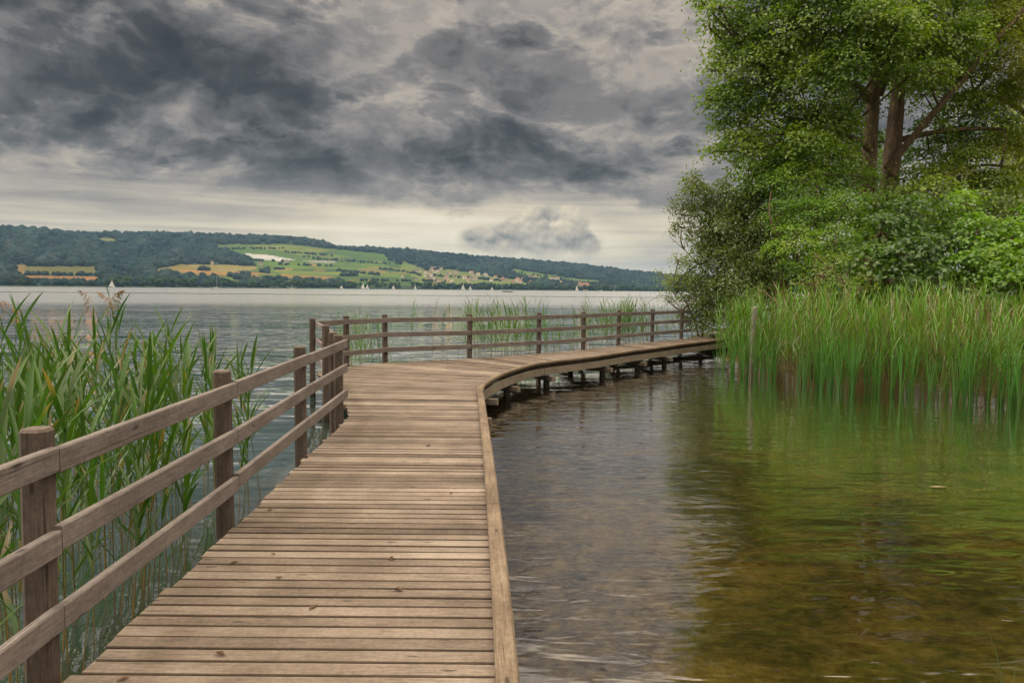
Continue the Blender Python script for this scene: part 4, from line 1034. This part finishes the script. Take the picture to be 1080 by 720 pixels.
for _k in range(70):
    _x = _rp.uniform(225, 462); _y = _rp.uniform(259, 300); _w = _rp.uniform(8, 34); _h = _rp.uniform(.9, 2.6); _s = _rp.uniform(-.02, .10)
    if _y < 256 + max(0, _x - 300) * .17 + 4: continue
    if _x < 270 and _y < 281 and _y > 262: continue
    if 250 < _x + _w and _x < 318 and 264 < _y < 277: continue
    FIELDS.append((srgb(*_pal[_rp.integers(8)]), [(_x, _y), (_x + _w, _y + _s * _w), (_x + _w * 1.03, _y + _s * _w + _h), (_x - _w * .05, _y + _h)]))
def inpoly(px, py, poly):
    c = np.zeros(px.shape, bool); n = len(poly)
    for i in range(n):
        x1, y1 = poly[i]; x2, y2 = poly[(i + 1) % n]
        k = ((y1 > py) != (y2 > py)) & (px < (x2 - x1) * (py - y1) / (y2 - y1 + 1e-9) + x1); c ^= k
    return c
VP = np.zeros((len(cols), len(arow), 3)); PXX = np.zeros((len(cols), len(arow))); PYY = PXX.copy()
def hill_point(px, a):
    fy, ry = foot_y(px), ridge_y(px); py = fy + (ry - fy) * min(a, 1.0)
    t = max(0, min(1, a)) ** .85; r = R0(px) + (R1(px) - R0(px)) * t
    if a > 1: py += 6; r *= 1.3
    if a < 0: return at_dist(px, fy, R0(px) - 15)[:2] + (WZ - 2.0,), py
    return at_dist(px, py, r), py
for i, px in enumerate(cols):
    for j, a in enumerate(arow):
        VP[i, j], PYY[i, j] = hill_point(px, a); PXX[i, j] = px
colr = np.empty((len(cols), len(arow), 3)); colr[:] = (.022, .036, .024)
fmask = np.zeros(PXX.shape, bool)
wob = (vnoise(PXX, PYY * 3, .15, 4) - .5) * 1.2
for c, poly in FIELDS:
    k = inpoly(PXX + wob, PYY + wob * .4, poly); fmask |= k
    stripes = .88 + .24 * vnoise(PXX * .3 + PYY * 2.2, PXX * .05 + PYY, .9, 6)
    colr[k] = (np.array(c) * .46 * stripes[..., None])[k]
n_c, n_a = len(cols), len(arow); idx = np.arange(n_c * n_a).reshape(n_c, n_a)
F = np.stack([idx[:-1, :-1], idx[1:, :-1], idx[1:, 1:], idx[:-1, 1:]], -1).reshape(-1, 4)
def attr_mat(name, rough=.95):
    m, g, out = new_mat(name)
    c = g.node('ShaderNodeAttribute', attribute_name='Col').outputs['Color']
    pos = g.node('ShaderNodeNewGeometry').outputs['Position']
    n = g.noise(pos, .03, 4, .6); c = g.mix(1.0, c, g.ramp(n, [(.2, (.75, .75, .75)), (.8, (1.2, 1.2, 1.2))]), 'MULTIPLY')
    principled(g, out, **{'Base Color': c, 'Roughness': rough, 'Specular IOR Level': .1}); return m
M_HILL = attr_mat('hill fields')
o = np_mesh('hills', VP.reshape(-1, 3), F, M_HILL, col=colr.reshape(-1, 3), smooth=True)
tag(o, 'long wooded hill with green and ochre fields across the lake', 'hills', kind='structure')
# canopy of the hill forest: thousands of crowns as one stuff object
ICO_V = []; t_ = (1 + 5 ** .5) / 2
for a, b in ((-1, t_), (1, t_), (-1, -t_), (1, -t_)): ICO_V += [(a, b, 0)]
for a, b in ((-1, t_), (1, t_), (-1, -t_), (1, -t_)): ICO_V += [(0, a, b)]
for a, b in ((t_, -1), (t_, 1), (-t_, -1), (-t_, 1)): ICO_V += [(a, 0, b)]
ICO_V = np.array(ICO_V) / math.hypot(1, t_)
ICO_F = np.array([(0, 11, 5), (0, 5, 1), (0, 1, 7), (0, 7, 10), (0, 10, 11), (1, 5, 9), (5, 11, 4), (11, 10, 2), (10, 7, 6), (7, 1, 8), (3, 9, 4), (3, 4, 2), (3, 2, 6), (3, 6, 8), (3, 8, 9), (4, 9, 5), (2, 4, 11), (6, 2, 10), (8, 6, 7), (9, 8, 1)])
rf = np.random.default_rng(77)
def in_field(px, py):
    for x0, x1, y0, y1, poly in FBOX:
        if x0 < px < x1 and y0 < py < y1:
            c = False; n_ = len(poly)
            for i in range(n_):
                ax, ay = poly[i]; bx_, by_ = poly[(i + 1) % n_]
                if (ay > py) != (by_ > py) and px < (bx_ - ax) * (py - ay) / (by_ - ay) + ax: c = not c
            if c: return True
    return False
FBOX = [(min(p[0] for p in q), max(p[0] for p in q), min(p[1] for p in q), max(p[1] for p in q), q) for c, q in FIELDS]
VV, FF, CC = [], [], []; n = 0
def add_crown(px, a, rad, col):
    global n
    p, py = hill_point(px, a); p = np.array(p)
    v = ICO_V * (1 + rf.normal(0, .16, (12, 1))) * np.array([rad, rad, rad * rf.uniform(.8, 1.25)]) + p + np.array([0, 0, rad * .5])
    VV.append(v); FF.append(ICO_F + n); n += 12; CC.append(np.tile(col, (12, 1)))
def forest_col():
    k = rf.uniform(.6, 1.35); return np.array([.014, .031, .030]) * k * np.array([rf.uniform(.7, 1.5), 1, rf.uniform(.8, 1.2)])
made = 0
while made < 11500:
    px = rf.uniform(-260, 900); a = rf.uniform(.02, 1.0)
    p, py = hill_point(px, a)
    if in_field(px, py) or in_field(px, py - 2.2):
        continue
    pt = vnoise(np.array([px * .09]), np.array([a * 5.0]), 1.0, 12)[0]          # stands of different age and kind
    add_crown(px, a, rf.uniform(5, 10) * (.75 + .6 * pt) * (1 + .5 * a), forest_col() * (.55 + 1.0 * pt) * np.array([.8 + .5 * pt, 1, 1.15 - .3 * pt])); made += 1
for px in np.arange(-260, 900, .9):                       # ragged ridge line
    add_crown(px + rf.normal(0, .4), 1.0, rf.uniform(6, 13), forest_col())
# hedges and single trees along field borders
def hedge(x0, y0, x1, y1, k, r=(4, 7)):
    for i in range(k):
        t = rf.random(); px = x0 + (x1 - x0) * t + rf.normal(0, .5); py = y0 + (y1 - y0) * t + rf.normal(0, .25)
        fy, ry = foot_y(px), ridge_y(px); add_crown(px, max(0.01, (py - fy) / (ry - fy)), rf.uniform(*r), forest_col() * 1.15)
for h in ((25, 290, 104, 290.5, 40), (30, 298, 104, 298.5, 60), (0, 300, 110, 301, 60), (225, 263, 300, 262, 30), (300, 266, 352, 270, 25), (330, 273, 420, 279, 40), (270, 284, 300, 284, 14), (355, 286, 400, 290, 40), (210, 285, 221, 285, 24, (6, 10)),
          (275, 287, 284, 288, 12, (6, 9)), (360, 291, 376, 291, 20, (6, 10)), (400, 283, 440, 289, 24), (320, 271, 326, 271, 5), (290, 279, 350, 281, 16), (380, 296, 470, 297, 40), (440, 290, 560, 298, 60), (540, 287, 600, 296, 30), (245, 274, 300, 276, 22)):
    hedge(*h)
o = np_mesh('forest', np.concatenate(VV), np.concatenate(FF), attr_mat('forest crowns'), col=np.concatenate(CC), smooth=True)
tag(o, 'dark mixed forest covering the far hill and its field hedges', 'forest', kind='stuff')

# shoreline trees: individuals
M_FAR_TREE = [attr_mat('shore tree leaf')]
def far_tree_mesh(seed):
    r = np.random.default_rng(seed); V, F_, C_ = [], [], []; n = 0
    for i in range(9):
        c = np.array([r.normal(0, .28), r.normal(0, .28), r.uniform(.35, .95)]); q = r.uniform(.22, .38) * (1.25 - c[2] * .5)
        V.append(ICO_V * (1 + r.normal(0, .15, (12, 1))) * q * np.array([1, 1, .9]) + c); F_.append(ICO_F + n); n += 12
        C_.append(np.tile(np.array([.034, .066, .026]) * r.uniform(.6, 1.3), (12, 1)))
    o = np_mesh('crown', np.concatenate(V), np.concatenate(F_), M_FAR_TREE, col=np.concatenate(C_)); me = o.data; bpy.data.objects.remove(o)
    b = MB(); tube_rings(b, [(0, 0, -.1), (0, 0, .5)], [.04, .03], 6); o = b.build('trunk', M_BARK); tm = o.data; bpy.data.objects.remove(o)
    return me, tm
FT = [far_tree_mesh(200 + i) for i in range(8)]
rs = np.random.default_rng(55)
shore_px = list(np.concatenate([rs.uniform(-40, 26, 16), rs.uniform(100, 160, 26), rs.uniform(160, 380, 84), rs.uniform(380, 700, 110)]))
for px in shore_px:
    a = rs.uniform(.0, .08); p, py = hill_point(px, a); H_ = rs.uniform(10, 19) * (1.0 if px > 90 else .8)
    me, tm = random.choice(FT)
    e = empty('shore_tree', (p[0], p[1], max(WZ, p[2] - 1)), rs.uniform(0, 6.3)); e.scale = (H_ * .8, H_ * .8, H_)
    tag(e, 'round dark green tree in the row along the far shore', 'tree', 'trees along the far shore')
    for nm, m_ in (('crown', me), ('trunk', tm)): link(bpy.data.objects.new(nm, m_), e)

# village houses
def house_mesh(seed):
    r = np.random.default_rng(seed); w, d, h, rh = r.uniform(8, 13), r.uniform(7, 10), r.uniform(5, 8), r.uniform(2.5, 4)
    a, b = w / 2, d / 2
    wl = MB()
    for P_ in ([(-a, -b, -3), (a, -b, -3), (a, -b, h), (-a, -b, h)], [(a, -b, -3), (a, b, -3), (a, b, h), (a, 0, h + rh), (a, -b, h)], [(a, b, -3), (-a, b, -3), (-a, b, h), (a, b, h)], [(-a, b, -3), (-a, -b, -3), (-a, -b, h), (-a, 0, h + rh), (-a, b, h)]): wl.quad(P_)
    rf_ = MB(); e = .6
    rf_.quad([(-a - e, -b - e, h - .35), (a + e, -b - e, h - .35), (a + e, 0, h + rh + .12), (-a - e, 0, h + rh + .12)]); rf_.quad([(a + e, b + e, h - .35), (-a - e, b + e, h - .35), (-a - e, 0, h + rh + .12), (a + e, 0, h + rh + .12)])
    return wl, rf_, [(q, -b - .03, .9 + lv * 2.8) for lv in range(2) for q in (-a * .5, a * .5)]
WALLS = [plain('house wall', c, .9, .06, .3) for c in ((.72, .69, .62), (.62, .52, .36), (.70, .66, .6), (.55, .47, .38))]
ROOFS = [plain('house roof', c, .9, .15, .3) for c in ((.22, .10, .07), (.26, .13, .09), (.14, .10, .085), (.30, .16, .11))]
M_WIN = plain('window glass', (.04, .045, .05), .2)
HM = []
k = MB(); k.quad([(-.7, 0, 0), (.7, 0, 0), (.7, 0, 1.4), (-.7, 0, 1.4)]); o = k.build('window', M_WIN); WIN_ME = o.data; bpy.data.objects.remove(o)
for i in range(8):
    wl, rf_, wi = house_mesh(300 + i)
    t3 = []
    for nm, b_, mt in (('wall', wl, WALLS[i % 4]), ('roof', rf_, ROOFS[(i * 3 + 1) % 4])):
        o = b_.build(nm, mt); t3.append((nm, o.data, (0, 0, 0))); bpy.data.objects.remove(o)
    for q in wi: t3.append(('window', WIN_ME, q))
    HM.append(t3)
def put_house(px, py, k, label, group, sc=1.0):
    fy, ry = foot_y(px), ridge_y(px); a = max(.01, (py - fy) / (ry - fy)); p, _ = hill_point(px, a)
    e = empty('house', p, rs.normal(0, .5) - math.atan2(p[0], p[1])); e.scale = (sc,) * 3; tag(e, label, 'house', group)
    for nm, m_, lc in HM[k]:
        o = bpy.data.objects.new(nm, m_); o.location = lc; link(o, e)
done = 0
while done < 78:
    px = rs.choice([rs.normal(462, 14), rs.normal(500, 26), rs.normal(545, 26), rs.uniform(400, 640)], p=[.26, .26, .22, .26])
    lo = np.interp(px, [400, 440, 470, 520, 580, 640], [285, 282, 284, 290, 294, 298]); hi = np.interp(px, [400, 440, 520, 640], [292, 297, 299, 302])
    if px < 405 or px > 650: continue
    put_house(px, rs.uniform(lo, hi), int(rs.integers(8)), 'small gabled house in the village on the far slope', 'village houses on the far slope', rs.uniform(.8, 1.25)); done += 1
for px, py in ((223, 279), (275, 279.5), (302, 277.5), (440, 287), (437, 288)): put_house(px, py, int(rs.integers(8)), 'single farm building among the fields of the far hill', 'farm buildings among the fields', 1.2)
# large ochre manor at the shore
p, _ = hill_point(616, .03)
e = empty('manor_house', p, -math.atan2(p[0], p[1])); tag(e, 'large ochre manor with a brown roof on the far shore, biggest building there', 'manor')
for nm, dims, mt in (('wall', (34, 16, 15), WALLS[1]), ('tower', (9, 9, 24), WALLS[1])):
    k = MB(); xo = 0 if nm == 'wall' else -14
    for s0, s1 in (((-1, -1), (1, -1)), ((1, -1), (1, 1)), ((1, 1), (-1, 1)), ((-1, 1), (-1, -1))):
        k.quad([(xo + s0[0] * dims[0] / 2, s0[1] * dims[1] / 2, -4), (xo + s1[0] * dims[0] / 2, s1[1] * dims[1] / 2, -4), (xo + s1[0] * dims[0] / 2, s1[1] * dims[1] / 2, dims[2]), (xo + s0[0] * dims[0] / 2, s0[1] * dims[1] / 2, dims[2])])
    k.build(nm, mt, e)
k = MB(); a, b, h = 18, 9, 15
k.quad([(-a, -b, h), (a, -b, h), (a - 5, 0, h + 8), (-a + 5, 0, h + 8)]); k.quad([(a, b, h), (-a, b, h), (-a + 5, 0, h + 8), (a - 5, 0, h + 8)]); k.quad([(a, -b, h), (a, b, h), (a - 5, 0, h + 8)]); k.quad([(-a, b, h), (-a, -b, h), (-a + 5, 0, h + 8)])
k.build('roof', ROOFS[1], e)
k = MB(); x0 = -14; q = 5.2
for s0, s1 in (((-1, -1), (1, -1)), ((1, -1), (1, 1)), ((1, 1), (-1, 1)), ((-1, 1), (-1, -1))): k.quad([(x0 + s0[0] * q, s0[1] * q, 24), (x0 + s1[0] * q, s1[1] * q, 24), (x0, 0, 33)])
k.build('tower_roof', ROOFS[2], e)

# ------------------------------------------------------------------ boats
M_SAIL = plain('sail cloth', (.82, .80, .76), .8, .05); M_HULL = plain('white hull', (.75, .75, .74), .35, .05); M_MAST = plain('mast metal', (.55, .55, .55), .4, .05); M_HULLD = plain('dark hull', (.10, .08, .07), .4, .1)
M_CLOTH = plain('dark clothing', (.06, .06, .08), .9)
def hull(mb, L, w, h, z0=-.25):
    st = [(-.5, .75), (-.25, 1), (.1, .95), (.35, .6), (.5, .04)]
    rings = []
    for f, q in st: rings.append([(f * L, -w / 2 * q, h), (f * L, -w / 2 * q * .7, z0), (f * L, w / 2 * q * .7, z0), (f * L, w / 2 * q, h)])
    for a, b in zip(rings[:-1], rings[1:]):
        for i in range(3): mb.quad([a[i], b[i], b[i + 1], a[i + 1]])
        mb.quad([a[3], b[3], b[0], a[0]])
    mb.quad(rings[0]); mb.quad(rings[-1][::-1])
def sailboat(px, dist, label, L=8, sails=True, heading=.6, hullm=None, mast=11, py=None):
    q = ray(px, hor_y(px) + FPX * (EYE - WZ) / dist); k_ = dist / math.hypot(q.x, q.y)
    e = empty('sailboat', (q.x * k_, q.y * k_, WZ), heading); tag(e, label, 'sailboat', 'sailing boats on the far lake')
    b = MB(); hull(b, L, L * .3, .8); b.build('hull', hullm or M_HULL, e)
    b = MB(); tube_rings(b, [(.08 * L, 0, .6), (.08 * L, 0, mast)], [.13, .09], 6); tube_rings(b, [(.08 * L, 0, 1.6), (-.42 * L, 0, 1.6)], [.09, .07], 6); b.build('mast', M_MAST, e)
    if sails:
        for nm, P_ in (('mainsail', [(.07 * L, 0, 1.8), (-.42 * L, .1 * L, 1.8), (.07 * L, 0, mast * .96)]), ('jib', [(.5 * L, 0, .9), (.1 * L, .08 * L, 1.3), (.085 * L, 0, mast * .85)])):
            b = MB(); d_ = .06
            A_ = [Vector(v) for v in P_]; m0 = (A_[1] + A_[2]) / 2 + Vector((0, .35, 0))
            ring = [A_[0], A_[1], m0, A_[2]]; off = Vector((0, d_, 0))
            b.quad(ring); b.quad([v + off for v in ring][::-1]); b.build(nm, M_SAIL, e)
    else:
        b = MB(); bar(b, (-.2 * L, 0, 1.0), (.2 * L, 0, 1.0), L * .16, .6, .1); b.build('cabin', M_HULL, e)
    return e
BO = [(118, 1000, 'white sailboat with full sails left of the others, above the near reeds', 7, True, .9, 9.5), (228, 830, 'moored sailboat with a bare tall mast, in front of the left fields', 9, False, .3, 14.5), (308, 900, 'low white yacht without sails between the bare-masted boat and the small sail', 9, False, .1, 5),
      (360, 1150, 'small sailboat lying just left of the pair of bright sails', 6, True, .2, 6.5), (383, 1000, 'left one of the two close bright white sails', 7, True, 1.0, 9.5), (387.5, 1020, 'right one of the two close bright white sails', 6, True, .8, 7.5), (415, 1120, 'small cream sail right of the two close bright sails', 6, True, .6, 7.5), (438, 1180, 'small white sail below the left end of the village', 6, True, .9, 8),
      (488.5, 1050, 'white sailboat below the middle of the village, taller of two', 7, True, .7, 9), (496, 1150, 'lower white sailboat beside the taller one below the village', 6, True, .5, 7), (519, 1150, 'small sailboat just left of the dark motorboat', 6, True, .6, 6), (529, 1000, 'boat with bare thin mast beside the dark motorboat', 7, False, .4, 11),
      (608.5, 1100, 'sailboat with grey sail in front of the ochre manor', 7, True, .9, 10), (634, 1200, 'moored sailboat with a bare mast right of the manor', 8, False, .3, 12), (648, 1200, 'rightmost moored boat with a bare mast near the bush', 8, False, .5, 11)]
for px, d, lab, L, sl, hd, mst in BO: sailboat(px, d, lab, L, sl, hd, None, mst)
q = ray(535, hor_y(535) + FPX * (EYE - WZ) / 640); k_ = 640 / math.hypot(q.x, q.y)
e = empty('motorboat', (q.x * k_, q.y * k_, WZ), .1); tag(e, 'long low dark motorboat with a canopy, nearest of the far boats', 'motorboat')
b = MB(); hull(b, 9, 2.6, .8); b.build('hull', M_HULLD, e)
b = MB(); bar(b, (-2.6, 0, 2.1), (1.6, 0, 2.1), 2.2, .12, .03); b.build('canopy', M_SAIL, e)
for x_, y_ in ((-2.5, -.95), (-2.5, .95), (1.5, -.95), (1.5, .95)): b = MB(); tube_rings(b, [(x_, y_, .7), (x_, y_, 2.05)], [.05, .05], 5); b.build('canopy_pole', M_MAST, e)

# ------------------------------------------------------------------ haze: one even box of air round camera and scene
hm, g, out = new_mat('haze')
pv = g.node('ShaderNodeVolumePrincipled'); pv.inputs['Color'].default_value = (.40, .68, 1.0, 1); pv.inputs['Density'].default_value = 5.5e-5; pv.inputs['Anisotropy'].default_value = 0.2
g.l.new(pv.outputs[0], out.inputs['Volume'])
HB = 9400
hv = np.array([(x, y, z) for x in (-HB, HB) for y in (-HB, HB) for z in (-9, 285)], float)
hf = np.array([(0, 1, 3, 2), (4, 6, 7, 5), (0, 4, 5, 1), (2, 3, 7, 6), (0, 2, 6, 4), (1, 5, 7, 3)])
hm.cycles.homogeneous_volume = True
HAZE = True
if HAZE:
    o = np_mesh('haze', hv, hf, hm); tag(o, 'pale blue air over the lake', 'haze', kind='stuff')

# ------------------------------------------------------------------ render settings
scene.view_settings.view_transform = 'Standard'; scene.view_settings.look = 'None'
scene.view_settings.exposure = 0.0; scene.view_settings.gamma = 1.0; scene.view_settings.use_curve_mapping = False
scene.render.engine = 'CYCLES'
cy = scene.cycles
cy.use_denoising = True; cy.use_adaptive_sampling = True; cy.adaptive_threshold = .01; cy.adaptive_min_samples = 12
try: cy.denoiser = 'OPENIMAGEDENOISE'
except Exception: pass
cy.max_bounces = 8; cy.diffuse_bounces = 3; cy.glossy_bounces = 3; cy.transmission_bounces = 4; cy.transparent_max_bounces = 12; cy.volume_bounces = 0
cy.sample_clamp_indirect = 6.0; cy.caustics_reflective = False; cy.caustics_refractive = False
scene.render.film_transparent = False
